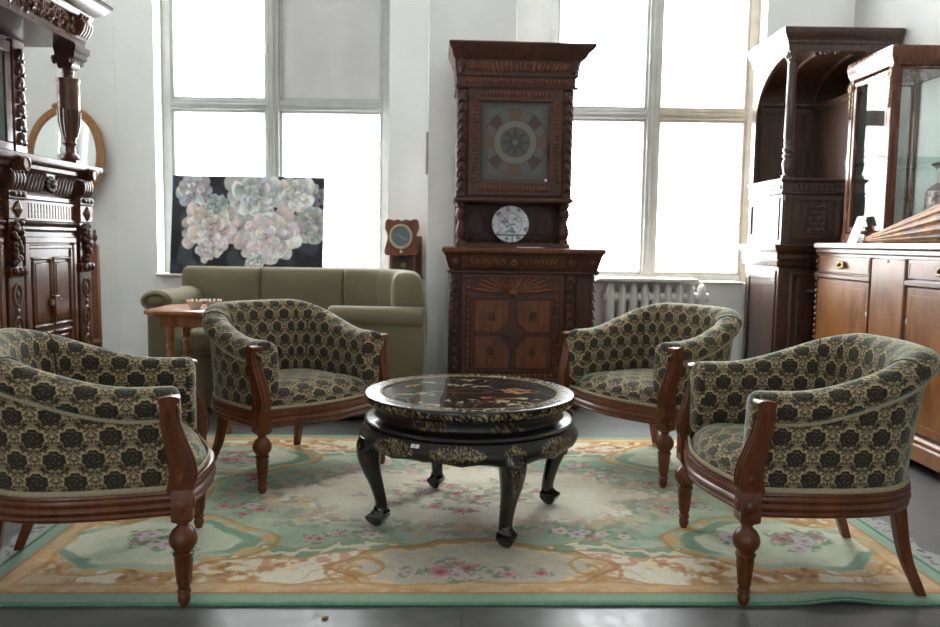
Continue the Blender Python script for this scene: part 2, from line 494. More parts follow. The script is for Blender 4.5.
struct(MB().box(W2[0]+.002, W2[1]-.1, YB-.05, 5.82, SILL-.004, SILL+.012), 'trim_4', M['sill'], bevel=.005)
struct(MB().box(XL, -.31, YB-.03, YB-.0125, 0, .09), 'baseboard_back', M['sill'], bevel=.004)
tag(MB().box(.88, 1.56, 5.46, 5.66, SILL+.013, SILL+.035).obj('shelf_board', M['sill'], bevel=.004),
    'pale wooden board laid on the sill over the radiator', 'shelf')

# radiator
rad = empty('radiator', (1.29, 5.55, 0), label='white cast iron radiator below the right window', cat='radiator')
n = 9
for k in range(n):
    x = (k-(n-1)/2)*.079
    b = MB()
    sec = [(x-.026, .0), (x+.026, .0)]
    prof = [(.0, .13), (.012, .11), (.026, .12), (.03, .16), (.03, .70), (.026, .755), (.012, .778), (0, .782)]
    rs = []
    for w, z in prof:
        w = max(w, .002)
        rs.append([(x+w*math.cos(a), .062*(w/.03)**.5*math.sin(a), z) for a in [2*PI*i/14 for i in range(14)]])
    b.rings(rs)
    b.obj('radiator_section', M['radiator'], rad)
b = MB()
for z in (.2, .69):
    MB().tube([(-.36, 0, z), (.36, 0, z)], .032, 12).obj('header_pipe', M['radiator'], rad)
b = MB()
for x in (-.316, .316):
    MB().box(x-.02, x+.02, -.05, .05, 0, .14).obj('foot', M['radiator'], rad)

# ------------------------------------------------------------------ rug
def rose(col, x, y, cx, cy, r, c, seed=0):
    dx, dy = x-cx, y-cy
    th = np.arctan2(dy, dx); d = np.hypot(dx, dy)
    R = r*(1+.16*np.cos(5*th+seed))
    lf = r*(1.5+.55*np.cos(3*th+seed*2.1))
    col = over(col, (112, 138, 104), .75*(1-sstep(.75, 1.05, d/lf))*(vnoise(x*90, y*90, 5) > .38))
    col = over(col, tuple(.45*a+.55*b_ for a, b_ in zip(c, (224, 204, 196))), .9*(1-sstep(.85, 1.05, d/R)))
    pet = .5+.5*np.cos(5*th+seed+d/r*5)
    col = over(col, c, (1-sstep(.5, .95, d/R))*(.3+.65*pet))
    col = over(col, tuple(v*.72 for v in c), (1-sstep(.12, .34, d/R)))
    return col
def rug_color(x, y):
    ax, ay = np.abs(x), np.abs(y)
    wx = x+.05*(fbm(x*7, y*7, 1, 3)-.5)+.02*(fbm(x*25, y*25, 7, 2)-.5); wy = y+.05*(fbm(x*7, y*7, 2, 3)-.5)+.02*(fbm(x*25, y*25, 8, 2)-.5)
    wax, way = np.abs(wx), np.abs(wy)
    de = np.minimum(1.5-ax, 1.0-ay); wde = np.minimum(1.5-wax, 1.0-way)
    n1 = fbm(x*5+9, y*5+4, 3, 4); n2 = fbm(ax*14+3, ay*14+8, 4, 4); n3 = fbm(x*34, y*34, 6, 2)
    col = np.zeros((len(x), 3))+np.array((222, 214, 192.))
    # border: cream flames on a dusky tan ground, each drawn round in orange
    fl = fbm(wax*3.6+1.3, way*3.6+7.1, 11, 2)+.22*(.30-de)
    col = over(col, (198, 178, 154), sstep(.52, .56, fl))
    col = over(col, (212, 184, 146), sstep(.60, .66, fl)*.9)
    for lv, w, c in ((.53, .013, (190, 138, 80)), (.62, .011, (198, 152, 96)), (.46, .008, (206, 178, 132))):
        col = over(col, c, (1-sstep(w*.4, w, np.abs(fl-lv)))*.85)
    sc = fbm(wax*8+5, way*8+2, 12, 2)
    col = over(col, (192, 144, 88), (1-sstep(.006, .022, np.abs(sc-.5)))*(fl > .5)*.7)
    # clumps of ochre acanthus
    cl = fbm(ax*4.2+40, ay*4.2+11, 14, 2); ac = fbm(wax*26+40, way*26, 15, 3)
    col = over(col, (190, 136, 74), sstep(.55, .6, cl)*sstep(.42, .55, ac)*.85)
    col = over(col, (150, 104, 62), sstep(.56, .62, cl)*sstep(.6, .68, ac)*.85)
    col = over(col, (226, 206, 160), sstep(.56, .6, cl)*sstep(.42, .34, ac)*.7)
    col = over(col, (194, 126, 96), sstep(.62, .66, fbm(wax*9+80, way*9, 16, 2))*sstep(.5, .6, fbm(x*40, y*40, 17, 2))*.6)
    # field
    iny = .565+.03*np.cos(wax*9)+.02*np.cos(wax*23); inx = 1.07+.03*np.cos(way*14)
    fd = np.minimum(iny-way, inx-wax)
    fm = sstep(-.004, .006, fd)
    g = np.array((158, 180, 154.))[None]*(.92+.16*n1)[:, None]
    col = col*(1-fm)[:, None]+g*fm[:, None]
    col = over(col, (188, 198, 172), fm*sstep(.46, .7, fbm(x*9, y*9, 18, 4))*.75)
    col = over(col, (132, 156, 132), fm*sstep(.58, .74, fbm(x*12+50, y*12, 19, 4))*.6)
    # leafy guilloche round the field
    bandm = sstep(-.085, -.078, fd)*sstep(.006, -.002, fd)
    col = over(col, (124, 158, 130), bandm*.9)
    col = over(col, (222, 210, 178), bandm*(np.abs(np.sin(ax*22+ay*22)+.7*np.sin((ay-ax)*37+n2*6)) < .42)*.9)
    for v, w in ((-.085, .007), (.006, .005)):
        col = over(col, (190, 144, 90), (1-sstep(w*.5, w*1.5, np.abs(fd-v)))*.85)
    # central medallion, ragged with sprays
    th = np.arctan2(wy/.42, wx/.78); rr = np.hypot(wx/.80, wy/.41)
    R = 1+.08*np.cos(8*th)+.05*np.cos(14*th+1)
    mm = 1-sstep(.90, 1.0, rr/R+.3*(fbm(x*12, y*12, 20, 3)-.5))
    col = over(col, (216, 209, 188), mm*.95)
    col = over(col, (204, 192, 168), mm*sstep(.5, .7, n1)*.6)
    ring = (1-sstep(.05, .26, np.abs(rr/R-1.0)))
    col = over(col, (136, 140, 112), ring*sstep(.5, .58, n3)*.7)
    col = over(col, (190, 152, 150), ring*sstep(.58, .66, fbm(x*24, y*24, 21, 2))*.75)
    col = over(col, (200, 176, 138), ring*sstep(.56, .64, fbm(x*20, y*20, 22, 2))*.75)
    sp = (1-sstep(.2, .8, np.hypot(x/.62, y/.3)))
    col = over(col, (140, 150, 122), sp*sstep(.53, .6, fbm(x*34, y*34, 23, 2))*.7)
    col = over(col, (176, 164, 136), sp*sstep(.56, .64, fbm(x*28+60, y*28, 24, 2))*.6)
    # corner cartouches with leafy scroll rings
    cxk, cyk = 1.09, .54
    t2 = np.arctan2(way-cyk, wax-cxk); d = np.hypot((wax-cxk)/.36, (way-cyk)/.25)/(1+.07*np.cos(6*t2))
    gate = .35+.65*sstep(-.3, .3, np.sin(t2*2+.8))
    col = over(col, (206, 208, 182), (1-sstep(.94, 1.0, d))*.95)
    col = over(col, (186, 198, 170), (1-sstep(.7, .95, d))*sstep(.45, .65, n1)*.8)
    col = over(col, (126, 160, 132), (1-sstep(.05, .10, np.abs(d-.86)))*gate)
    col = over(col, (208, 170, 112), (1-sstep(.04, .11, np.abs(d-1.0)))*(np.sin(t2*18) > -.4)*.9)
    col = over(col, (182, 132, 76), (1-sstep(.01, .04, np.abs(d-1.08)))*.7)
    # long-side and short-side cartouches
    for (u, w, wu, ww, a, c_) in ((ax, ay-.745, wax, way-.745, .40, .20), (ay, ax-1.26, way, wax-1.26, .30, .19)):
        t3 = np.arctan2(ww/c_, wu/a); d = np.hypot(wu/a, ww/c_)/(1+.06*np.cos(4*t3)+.04*np.cos(9*t3))
        col = over(col, (192, 184, 164), 1-sstep(.95, 1.0, d))
        col = over(col, (176, 170, 150), (1-sstep(.7, .95, d))*sstep(.5, .62, n3)*.5)
        col = over(col, (188, 140, 82), (1-sstep(.05, .11, np.abs(d-1.0)))*(.5+.5*sstep(.35, .5, n2)))
        col = over(col, (226, 198, 146), (1-sstep(.02, .07, np.abs(d-.91)))*(np.sin(t3*22) > -.3)*.8)
        col = over(col, (150, 104, 60), (1-sstep(.01, .03, np.abs(d-1.07)))*.6)
        dd = np.hypot(wu-a*.92, ww-.02); t4 = np.arctan2(ww-.02, wu-a*.92)
        spv = np.abs(((dd*15-t4/(2*PI)) % 1)-.5)
        col = over(col, (188, 138, 80), (1-sstep(.06, .18, spv))*(dd < .11)*.85)
    # outer bands
    col = over(col, (210, 174, 124), sstep(.125, .115, wde)*.8)
    col = over(col, (190, 144, 92), (1-sstep(.004, .014, np.abs(wde-.125)))*.7)
    col = over(col, (186, 134, 86), sstep(.115, .06, de)*sstep(.5, .6, fbm(x*18, y*18, 30, 3))*.6)
    col = over(col, (170, 128, 92), (1-sstep(.004, .012, np.abs(de-.058))))
    col = over(col, (134, 164, 140), (de < .052)*1.0)
    # roses
    rnd = random.Random(5)
    pink, mag, mauve = (198, 116, 126), (180, 76, 96), (184, 158, 170)
    L = []
    for k in range(30):
        a = rnd.uniform(0, 2*PI); q = rnd.random()**.6
        L.append((.42*q*math.cos(a)-.05, .22*q*math.sin(a), rnd.uniform(.014, .032), rnd.choice((pink, mag, pink, mauve))))
    for s1 in (-1, 1):
        for k in range(11):
            L.append((rnd.uniform(-.24, .24), s1*(.76+rnd.uniform(-.05, .05)), rnd.uniform(.02, .04), rnd.choice((pink, mag, mauve))))
        for k in range(7):
            L.append((s1*(1.27+rnd.uniform(-.07, .07)), rnd.uniform(-.18, .18), rnd.uniform(.025, .04), rnd.choice((pink, mag, mauve))))
        for s2 in (-1, 1):
            for k in range(8):
                L.append((s1*(1.08+rnd.uniform(-.17, .17)), s2*(.54+rnd.uniform(-.08, .08)), rnd.uniform(.026, .048), rnd.choice((pink, mauve, mauve, mag))))
            for k in range(7):
                L.append((s1*(.42+rnd.uniform(-.16, .16)), s2*(.47+rnd.uniform(-.05, .05)), rnd.uniform(.018, .036), rnd.choice((mauve, (208, 182, 170), pink))))
            for k in range(5):
                L.append((s1*(.86+rnd.uniform(-.08, .1)), s2*(.18+rnd.uniform(-.08, .08)), rnd.uniform(.018, .032), rnd.choice((pink, mag, mauve))))
    for k, (cx, cy, r, c) in enumerate(L):
        i = np.nonzero((np.abs(x-cx) < r*2.4)*(np.abs(y-cy) < r*2.4))[0]
        col[i] = rose(col[i], x[i], y[i], cx, cy, r, c, k*1.3)
    # woven grain, uneven fading
    col = col*(1.02+.07*(fbm(x*60, y*60, 31, 2)-.5)+.10*(fbm(x*3, y*3, 32, 3)-.5))[:, None]
    gm = col.mean(axis=1, keepdims=True)
    return gm+(col-gm)*.92
def build_rug():
    nx, ny = 640, 430
    gx, gy = np.meshgrid(np.linspace(-1.5, 1.5, nx), np.linspace(-1, 1, ny), indexing='ij')
    x, y = gx.ravel(), gy.ravel()
    z = .011+.0*x
    # a low ripple in the near right edge
    rip = .7*np.exp(-((x-1.08)/.10)**2)*sstep(-.86, -1.0, y)
    z = z+.02*rip
    e = np.minimum(1.5-np.abs(x), 1-np.abs(y)); z = z-.006*(1-sstep(0, .012, e))*(rip < .2)
    V = np.stack([x, y, z], 1)
    root = empty('floral_rug', (.0, 3.235, 0), math.radians(2.0), 'pale green floral wool rug under the four armchairs and table', 'rug')
    o = raw('pile', V, grid_faces(nx, ny), M['rug'], root, col=rug_color(x, y), angle=180)
    # bound edge, closes the thickness
    path = [(-1.5, -1), (1.5, -1), (1.5, 1), (-1.5, 1)]
    b = MB()
    per = [(-1.5+3*k/120, -1.0) for k in range(121)]+[(1.5, -1+2*k/60) for k in range(1, 61)]+[(1.5-3*k/120, 1.0) for k in range(1, 121)]+[(-1.5, 1-2*k/60) for k in range(1, 60)]
    def zz(p): return .014*math.exp(-((p[0]-1.08)/.10)**2) if p[1] < -.99 else 0
    P = [(p[0], p[1], zz(p)) for p in per]
    b.sweep(P, [(0.006, .0005), (.009, .006), (.006, .0095), (-.004, .0085), (-.004, .0005)], closed=True)
    b.obj('bound_edge', M['rug_edge'], root)
    for s in (-1, 1):
        fx = np.linspace(0, .085, 26); fy = np.linspace(-1, 1, 400)
        a, c = np.meshgrid(fx, fy, indexing='ij'); a, c = a.ravel(), c.ravel()
        n = fbm(a*50+50, c*50+90, 41+s, 3)
        cc = np.zeros((len(a), 3))+np.array((160, 162, 158.))
        cc = over(cc, (96, 90, 84), sstep(.56, .66, n)*(1-sstep(.3, .9, np.abs(a-.05)/.05)))
        V = np.stack([s*(1.505+a+.012*np.sin(c*37)*(a/.085)), c, .0035-.002*(a/.085)], 1)
        raw('fringe', V, grid_faces(26, 400), M['rug'], root, col=cc, angle=180)
M['rug_edge'] = plain('green_rug_binding', (104, 140, 116), .9, noise=.12, nscale=60, bump=.2, spec=.1)
build_rug()

# ------------------------------------------------------------------ tub armchairs
def smooth01(a, b, x):
    t = max(0, min(1, (x-a)/(b-a))); return t*t*(3-2*t)
BASE = [(-.322, -.245), (-.330, -.12), (-.326, .03), (-.292, .165), (-.205, .255), (-.105, .292), (0, .302)]
BASE = BASE+[(-x, y) for x, y in reversed(BASE[:-1])]
TOPP = [(-.316, -.236), (-.325, -.10), (-.328, .05), (-.310, .185), (-.238, .292), (-.126, .336), (0, .348)]
TOPP = TOPP+[(-x, y) for x, y in reversed(TOPP[:-1])]
ZR = .340
def shell_data(N=97):
    bp = catmull([(x, y, 0) for x, y in BASE], N); tp = catmull([(x, y, 0) for x, y in TOPP], N)
    nrm, arc, a = [], [], 0
    for i in range(N):
        t = (tp[min(i+1, N-1)]-tp[max(i-1, 0)]).normalized()
        nrm.append(Vector((-t.y, t.x, 0)))
        if i: a += (tp[i]-tp[i-1]).length
        arc.append(a)
    fr = [min(q, a-q)/(a/2) for q in arc]          # 0 at the arm fronts, 1 at the back
    zt = [.622+.122*smooth01(.10, .78, f) for f in fr]
    return bp, tp, nrm, arc, fr, zt
def shell_profile(zt):
    P = []                                          # (offset out, z, k)
    for j in range(9):
        z = ZR-.005+(zt-.088-ZR+.005)*j/8; P.append((0.0, z))
    P.append((-.010, zt-.084))
    for j in range(11):
        a = -PI*.42+(PI*1.42+.05)*j/10              # around the padded roll
        P.append((-.032+.060*math.cos(a), zt-.046+.048*math.sin(a)))
    for j in range(8):
        z = zt-.058-(zt-.058-.375)*(j+1)/8; P.append((-.088-.012*math.sin(PI*(j+1)/8), z))
    return P
def make_chair():
    root = empty('tub_armchair')
    bp, tp, nrm, arc, fr, zt = shell_data()
    N = len(bp); V, UV, rows = [], [], []
    def at(i, o, z):
        k = max(0, (z-ZR)/(zt[i]-ZR)); k = k**1.25
        p = bp[i].lerp(tp[i], min(1, k)); return Vector((p.x, p.y, 0))+nrm[i]*o+Vector((0, 0, z))
    for i in range(N):
        pr = shell_profile(zt[i]); row = []; L = 0; prev = None; pts = []
        for o, z in pr:
            q = at(i, o, z); L += (q-prev).length if prev else 0; prev = q; pts.append((q, L))
        tot = pts[-1][1]
        for q, l in pts:
            row.append(len(V)); V.append(q); UV.append((arc[i]-arc[-1]/2, min(l, tot+.10-l)+.02))
        rows.append(row)
    F = []
    for a, b in zip(rows, rows[1:]):
        for j in range(len(a)-1): F.append((a[j], b[j], b[j+1], a[j+1]))
    # padded, rounded arm fronts
    for end, sg in ((0, -1), (N-1, 1)):
        t = (tp[1]-tp[0]).normalized() if end == 0 else (tp[-2]-tp[-1]).normalized()
        src = rows[end]; ring = []
        for i in src:
            ring.append(len(V)); V.append(V[i].copy()); UV.append((V[i].x, V[i].z))
        c = sum((V[i] for i in ring), Vector())/len(ring); last = ring
        for adv, sc in ((.009, .96), (.017, .82), (.021, .55), (.022, .2)):
            cur = []
            for j, i in enumerate(ring):
                m_ = V[i]; cc = Vector((c.x+(m_.z-.48)*.0, c.y, m_.z))
                p = cc.lerp(m_, sc)-t*adv; p.z = m_.z-(1-sc)*.05*max(0, (m_.z-.52)/.1)
                cur.append(len(V)); V.append(p); UV.append((p.x, p.z))
            for j in range(len(ring)-1):
                F.append((last[j], last[j+1], cur[j+1], cur[j]) if end == 0 else (last[j], cur[j], cur[j+1], last[j+1]))
            last = cur
        n = len(last)
        for j in range(n//2):
            q = (last[j], last[j+1], last[n-2-j], last[n-1-j]) if end == 0 else (last[n-1-j], last[n-2-j], last[j+1], last[j])
            if len(set(q)) >= 3: F.append(tuple(dict.fromkeys(q)))
    raw('backrest', V, F, M['damask'], root, uv=UV, angle=70)
    # seams: welt where the arm sections meet the back, inside
    b = MB()
    for f0 in (.27, .73):
        i = int(f0*(N-1)); pr = shell_profile(zt[i])
        b = MB(); b.tube([at(i, o+(.001 if j < 10 else 0), z)+(-nrm[i]*.002 if j > 16 else nrm[i]*.001)+Vector((0,0,.001 if 10 < j < 17 else 0)) for j, (o, z) in enumerate(pr) if j > 12], .0028, 5)
        b.obj('seam_welt', M['seam'], root)
    # braid along the rail, under the roll and down the posts
    b = MB()
    b.tube([at(i, .004, ZR+.006) for i in range(0, N)], .0085, 6, flat=(.55, 1))
    b.tube([at(i, .003, zt[i]-.086) for i in range(0, N)], .0075, 6, flat=(.6, 1))
    for i in (1, N-2):
        b.tube([at(i, .003, ZR+.006+(zt[i]-.095-ZR)*j/12) for j in range(13)], .0085, 6, flat=(1, .6))
        b.tube([at(i, -.086, .40+(zt[i]-.07-.40)*j/10) for j in range(11)], .006, 6)
    b.obj('braid_trim', M['gimp'], root)
    # seat cushion, bowed front
    NS, NR = 72, 14
    inner = [at(i, -.085, .40) for i in range(N)]
    bow = [(.268, -.262), (.21, -.276), (.13, -.296), (.05, -.308), (-.05, -.308), (-.13, -.296), (-.21, -.276), (-.268, -.262)]
    loop = [(p.x, p.y) for p in inner[3:-3:3]]+bow
    V, UV = [], []
    for r in range(NR+1):
        q = r/NR
        for (x, y) in loop:
            px, py = x*q, -.02+(y+.02)*q
            z = .352+.085*max(0, 1-q**5)**.6-.012*q*q
            V.append((px, py, z)); UV.append((px, py*1.05+.3*0+(.085 if q == 1 and y < -.25 else 0)*-1))
    nl = len(loop); k0 = NR*nl
    for (x, y) in loop:
        V.append((x, y, .335)); UV.append((x, y-.03))
    F = []
    for r in range(NR+1):
        for i in range(nl):
            j = (i+1) % nl; F.append((r*nl+i, (r+1)*nl+i, (r+1)*nl+j, r*nl+j))
    raw('seat', V, F, M['damask'], root, uv=UV, angle=75)
    b = MB(); fl = [(.285, -.268)]+[(x*1.01, y-.006) for x, y in bow]+[(-.285, -.268)]
    b.tube([(p.x, p.y, .347) for p in catmull([(x, y, 0) for x, y in fl], 40)], .008, 6, flat=(.6, 1))
    b.obj('braid_trim', M['gimp'], root)
    # reeded seat rail, sides and back, then bowed front
    prof = [(-.03, .266), (.004, .266), (.010, .270), (.012, .276), (.008, .283), (.013, .289), (.016, .296), (.013, .303), (.009, .307), (.013, .313), (.014, .320), (.010, .327), (.012, .332), (.010, .338), (-.03, .338)]
    b = MB(); b.sweep([(p.x, p.y) for p in reversed(bp)], prof)
    b.obj('seat_rail', M['chair_wood'], root)
    fr_ = [(-.325, -.262), (-.25, -.274), (-.16, -.298), (-.06, -.318), (0, -.321), (.06, -.318), (.16, -.298), (.25, -.274), (.325, -.262)]
    b = MB(); b.sweep([(p.x, p.y) for p in catmull([(x, y, 0) for x, y in fr_], 50)], prof)
    b.obj('front_rail', M['chair_wood'], root)
    # arm posts: S-curved, carved
    for sx in (-1, 1):
        side = [(-.209, .585), (-.209, .545), (-.214, .50), (-.222, .455), (-.228, .41), (-.228, .37), (-.224, .335),
                (-.286, .335), (-.298, .37), (-.296, .405), (-.284, .445), (-.268, .49), (-.256, .53), (-.251, .56), (-.254, .582), (-.262, .594), (-.260, .604), (-.242, .608), (-.218, .606), (-.207, .598)]
        b = MB()
        sm = [(p.x, p.y) for p in catmull([(y, z, 0) for y, z in side], 60, closed=True)]
        def xo(z): return .318+.018*smooth01(.36, .6, z)
        hw = .023
        rings = []
        for off, ins in ((-hw, .006), (-hw+.006, 0), (-.006, 0), (.006, 0), (hw-.006, 0), (hw, .006)):
            ring = []
            cy = sum(p[0] for p in sm)/len(sm); 
            for y, z in sm:
                ring.append((sx*(xo(z)+off), y+(cy-y)*ins*8*.6, z))
            rings.append(ring)
        b.rings(rings)
        post = b.obj('arm_post', M['chair_wood'], root, angle=50)
        b = MB()                                     # carved leaf and beaded line on the front face
        c = catmull([(y, z, 0) for y, z in side[7:15]], 26)
        for off in (-.010, .010):
            b.tube([(sx*(xo(p.y)+off), p.x-.0015, p.y) for p in c], .0036, 6)
        b.ell((sx*.319, -.294, .383), (.011, .007, .022), 8, 6)
        for dz in (.0, .022, .044):
            b.ell((sx*(.319+hw), -.262+dz*.35, .375+dz), (.004, .010, .018), 8, 6)
        b.tube([(sx*(xo(p[1])+hw+.001), p[0]*.55-.236*.45, p[1]) for p in [(-.262, .35), (-.27, .40), (-.25, .46), (-.235, .52), (-.228, .57)]], .0035, 6)
        b.obj('carved_leaf', M['chair_wood'], post)
    # legs
    for sx in (-1, 1):
        x, y = sx*.318, -.262
        b = MB()
        hwid = .029
        b.rings([[(x+a*w, y+c*w, z) for a, c in ((-1, -1), (1, -1), (1, 1), (-1, 1))] for w, z in ((.022, .248), (hwid, .256), (hwid, .336), (hwid-.004, .342))])
        b.lathe([(.020, .25), (.021, .244), (.015, .238), (.018, .231), (.029, .222), (.037, .207), (.0395, .194), (.037, .181), (.027, .166), (.022, .160), (.029, .155), (.029, .150), (.0255, .146),
                 (.024, .12), (.0165, .056), (.0155, .050), (.0195, .045), (.0195, .040), (.014, .036), (.0175, .028), (.0175, .018), (.0135, .006), (.011, 0)], (x, y, 0), 24)
        leg = b.obj('front_leg', M['chair_wood'], root)
        b = MB()                                     # rosettes on the block, flutes on the taper
        b.lathe([(.018, -.002), (.018, .003), (.012, .005), (.006, .007), (.0, .007)], (x, y-hwid, .297), 14, Matrix.Rotation(PI/2, 3, 'X'))
        for k in range(6):
            a = 2*PI*k/6; b.ell((x+.011*math.cos(a), y-hwid-.003, .297+.011*math.sin(a)), (.005, .004, .005), 6, 4)
        b.obj('carved_rosette', M['chair_wood'], leg); b = MB()
        b.lathe([(.018, -.002), (.018, .003), (.012, .005), (.0, .007)], (x+sx*hwid, y, .297), 14, Matrix.Rotation(sx*PI/2, 3, 'Y'))
        b.obj('carved_rosette', M['chair_wood'], leg); b = MB()
        for k in range(8):
            a = 2*PI*k/8
            b.tube([(x+.0238*math.cos(a), y+.0238*math.sin(a), .138), (x+.0172*math.cos(a), y+.0172*math.sin(a), .064)], .0028, 5)
        b.obj('fluting', M['chair_wood'], leg)
    for sx in (-1, 1):
        b = MB(); path = [(sx*.205, .225, .30), (sx*.208, .236, .24), (sx*.212, .246, .17), (sx*.219, .262, .10), (sx*.229, .286, .04), (sx*.236, .302, 0)]
        pts = catmull(path, 16); rs = []
        for k, p in enumerate(pts):
            w = .0215-.007*k/15
            d = w*.95
            rs.append([(p.x+w*a, p.y+d*c, max(p.z, 0)) for a, c in ((-1, -1), (1, -1), (1, 1), (-1, 1))])
        b.rings(rs); b.obj('rear_leg', M['chair_wood'], root, bevel=.004)
    return root
M['seam'] = plain('dark_seam', (64, 66, 58), .9, spec=.1)
def copy_tree(o, parent=None):
    c = o.copy(); COL.objects.link(c)
    if parent: c.parent = parent
    for ch in list(o.children): copy_tree(ch, c)
    return c
def facing(fx, fy): return math.atan2(fy, fx)+PI/2       # local -Y looks along (fx, fy)
proto = make_chair()
CH = [(-1.134, 2.425, facing(.965, .261), 'patterned velvet tub armchair facing right, standing before the carved sideboard'),
      (1.066, 2.562, facing(-1, -.008), 'patterned velvet tub armchair facing left, standing beside the marble topped buffet'),
      (-.812, 3.612, facing(.727, -.687), 'patterned velvet tub armchair in front of the olive sofa, open front to the table'),
      (.874, 3.768, facing(-.82, -.57), 'patterned velvet tub armchair in front of the white radiator')]
for i, (x, y, r, lab) in enumerate(CH):
    o = proto if i == 0 else copy_tree(proto)
    o.location = (x, y, .0115); o.rotation_euler = (0, 0, r)
    tag(o, lab, 'armchair', 'matching tub armchairs around the table')

# ------------------------------------------------------------------ lacquer table
def lathe_grid(prof, n, rfun=None):
    V = []
    for i in range(n):
        a = 2*PI*i/n
        for r, z in prof:
            rr, zz = (r, z) if rfun is None else rfun(a, r, z)
            V.append((rr*math.cos(a), rr*math.sin(a), zz))
    return V, grid_faces(n, len(prof), wrap=True)
def inlay(col, u, v, m, seed, dens=.5, c1=(196, 172, 120), c2=(214, 206, 178), c3=(150, 90, 50)):
    n = fbm(u, v, seed, 3); k = vnoise(u*.45+9, v*.45+3, seed+9)
    s = np.abs(np.sin(n*26))
    hit = (s < dens)*m
    col = over(col, c1, hit*.85); col = over(col, c2, hit*(k > .62)*.7); col = over(col, c3, hit*(k < .3)*.6)
    return col
def table():
    root = empty('lacquer_coffee_table', (.002, 2.985, .0115), 0, 'low round black lacquer table with gold floral inlay on cabriole legs', 'coffee table')
    Z = .480
    # top: flat field, raised rim, decorated side
    prof = [(.0005, Z-.004)]+[(.0055*k, Z-.004) for k in range(1, 60)]+[(.328, Z-.004), (.331, Z-.001), (.336, Z), (.345, Z), (.352, Z), (.36, Z), (.368, Z), (.376, Z), (.384, Z), (.392, Z), (.3985, Z-.001), (.401, Z-.004), (.402, Z-.012), (.402, Z-.018), (.401, Z-.024), (.398, Z-.031), (.392, Z-.036), (.38, Z-.040), (.35, Z-.041)]
    V, F = lathe_grid(prof, 420)
    P = np.array(V); r = np.hypot(P[:, 0], P[:, 1]); th = np.arctan2(P[:, 1], P[:, 0]); z = P[:, 2]
    col = np.zeros((len(V), 3))+np.array((24, 20, 20.))
    x, y = P[:, 0], P[:, 1]
    fld = r < .325
    # a garden scene: clusters of pearl and amber flowers
    for k, (cx, cy, w, h, c) in enumerate([(.02, -.22, .2, .07, (206, 196, 160)), (.17, .02, .10, .06, (206, 150, 92)), (.07, .1, .06, .035, (196, 190, 170)), (-.18, -.06, .12, .07, (190, 182, 150)),
                                           (-.1, .15, .13, .06, (190, 178, 140)), (.1, -.15, .1, .05, (200, 120, 70)), (.23, -.1, .06, .05, (200, 190, 150)), (-.22, .1, .06, .04, (180, 150, 100)), (-.05, .24, .12, .04, (190, 170, 120))]):
        d = np.hypot((x-cx)/w, (y-cy)/h)
        m = (fbm(x*26+k, y*26, 50+k, 3) > .42+.2*d)*(d < 1.05)*fld
        col = over(col, c, m*.95)
        m2 = (fbm(x*60+k, y*60, 70+k, 2) > .58)*m
        col = over(col, (92, 60, 40), m2*.9)
    d = np.hypot(x/.075, (y-.0)/.055)
    col = over(col, (150, 86, 44), (np.abs(d-.95) < .14)*fld*.8)
    rim = (r > .338)*(r < .386)*(z > Z-.006)
    col = inlay(col, th*44, r*120, rim, 81, .55, (160, 146, 108), (178, 172, 150), (120, 84, 52))
    col = over(col, (188, 168, 120), ((np.abs(r-.335) < .004)+(np.abs(r-.389) < .003))*(z > Z-.006)*.8)
    side = (z < Z-.010)*(z > Z-.032)*(r > .39)
    col = inlay(col, th*62, z*230, side, 83, .5, (140, 122, 78), (160, 148, 112), (100, 74, 44))
    raw('table_top', V, F, M['lacq_r'], root, col=col, angle=50)
    MB().lathe([(.0, Z-.0035), (.3325, Z-.0035), (.3335, Z-.002), (.3325, Z-.0005), (.0, Z-.0005)], n=96).obj('glass_top', M['table_glass'], root)
    root.scale = (.982, .982, 1)
    # neck with small panels
    prof = [(.34, Z-.040), (.358, Z-.041), (.360, Z-.046), (.357, Z-.052), (.356, Z-.060), (.356, Z-.070), (.358, Z-.078), (.364, Z-.084), (.386, Z-.090), (.398, Z-.096), (.401, Z-.102), (.398, Z-.107), (.392, Z-.110)]
    V, F = lathe_grid(prof, 300)
    P = np.array(V); th = np.arctan2(P[:, 1], P[:, 0]); z = P[:, 2]
    col = np.zeros((len(V), 3))+np.array((22, 19, 19.))
    pan = (np.abs(((th/(2*PI)*8) % 1)-.5) < .22)*(z < Z-.05)*(z > Z-.080)
    col = inlay(col, th*62, z*230, pan, 85, .45, (132, 104, 60), (140, 120, 84), (100, 70, 40))
    raw('neck', V, F, M['lacq_s'], root, col=col, angle=50)
    # apron: bulging, scalloped lower edge, deeper at the legs
    A0 = math.radians(-67.5)
    prof = [(.388, Z-.108), (.398, Z-.112)]+[(.398+.022*math.sin(PI*.78*k/12), Z-.116-.052*k/12) for k in range(1, 13)]+[(.398, Z-.172), (.385, Z-.168)]
    def rf(a, r, z):
        ph = ((a-A0+PI/4) % (PI/2))-PI/4                 # 0 at a leg
        kn = math.exp(-(ph/.20)**2)
        t = (Z-.112-z)/.06
        sc = .010*abs(math.cos(ph*10+PI/2*0))+.006*math.cos(ph*4*1)
        zz = z-max(0, t)*(.012*kn+.011*(1-abs(math.sin(ph*7)))*(1-kn))
        return r+.010*kn*min(1, max(0, t))+.0*sc, zz
    V, F = lathe_grid(prof, 720, rf)
    P = np.array(V); th = np.arctan2(P[:, 1], P[:, 0]); z = P[:, 2]
    ph = ((th-A0+PI/4) % (PI/2))-PI/4
    col = np.zeros((len(V), 3))+np.array((22, 19, 19.))
    q = np.abs(np.abs(ph)-PI/4)                          # 0 midway between the legs
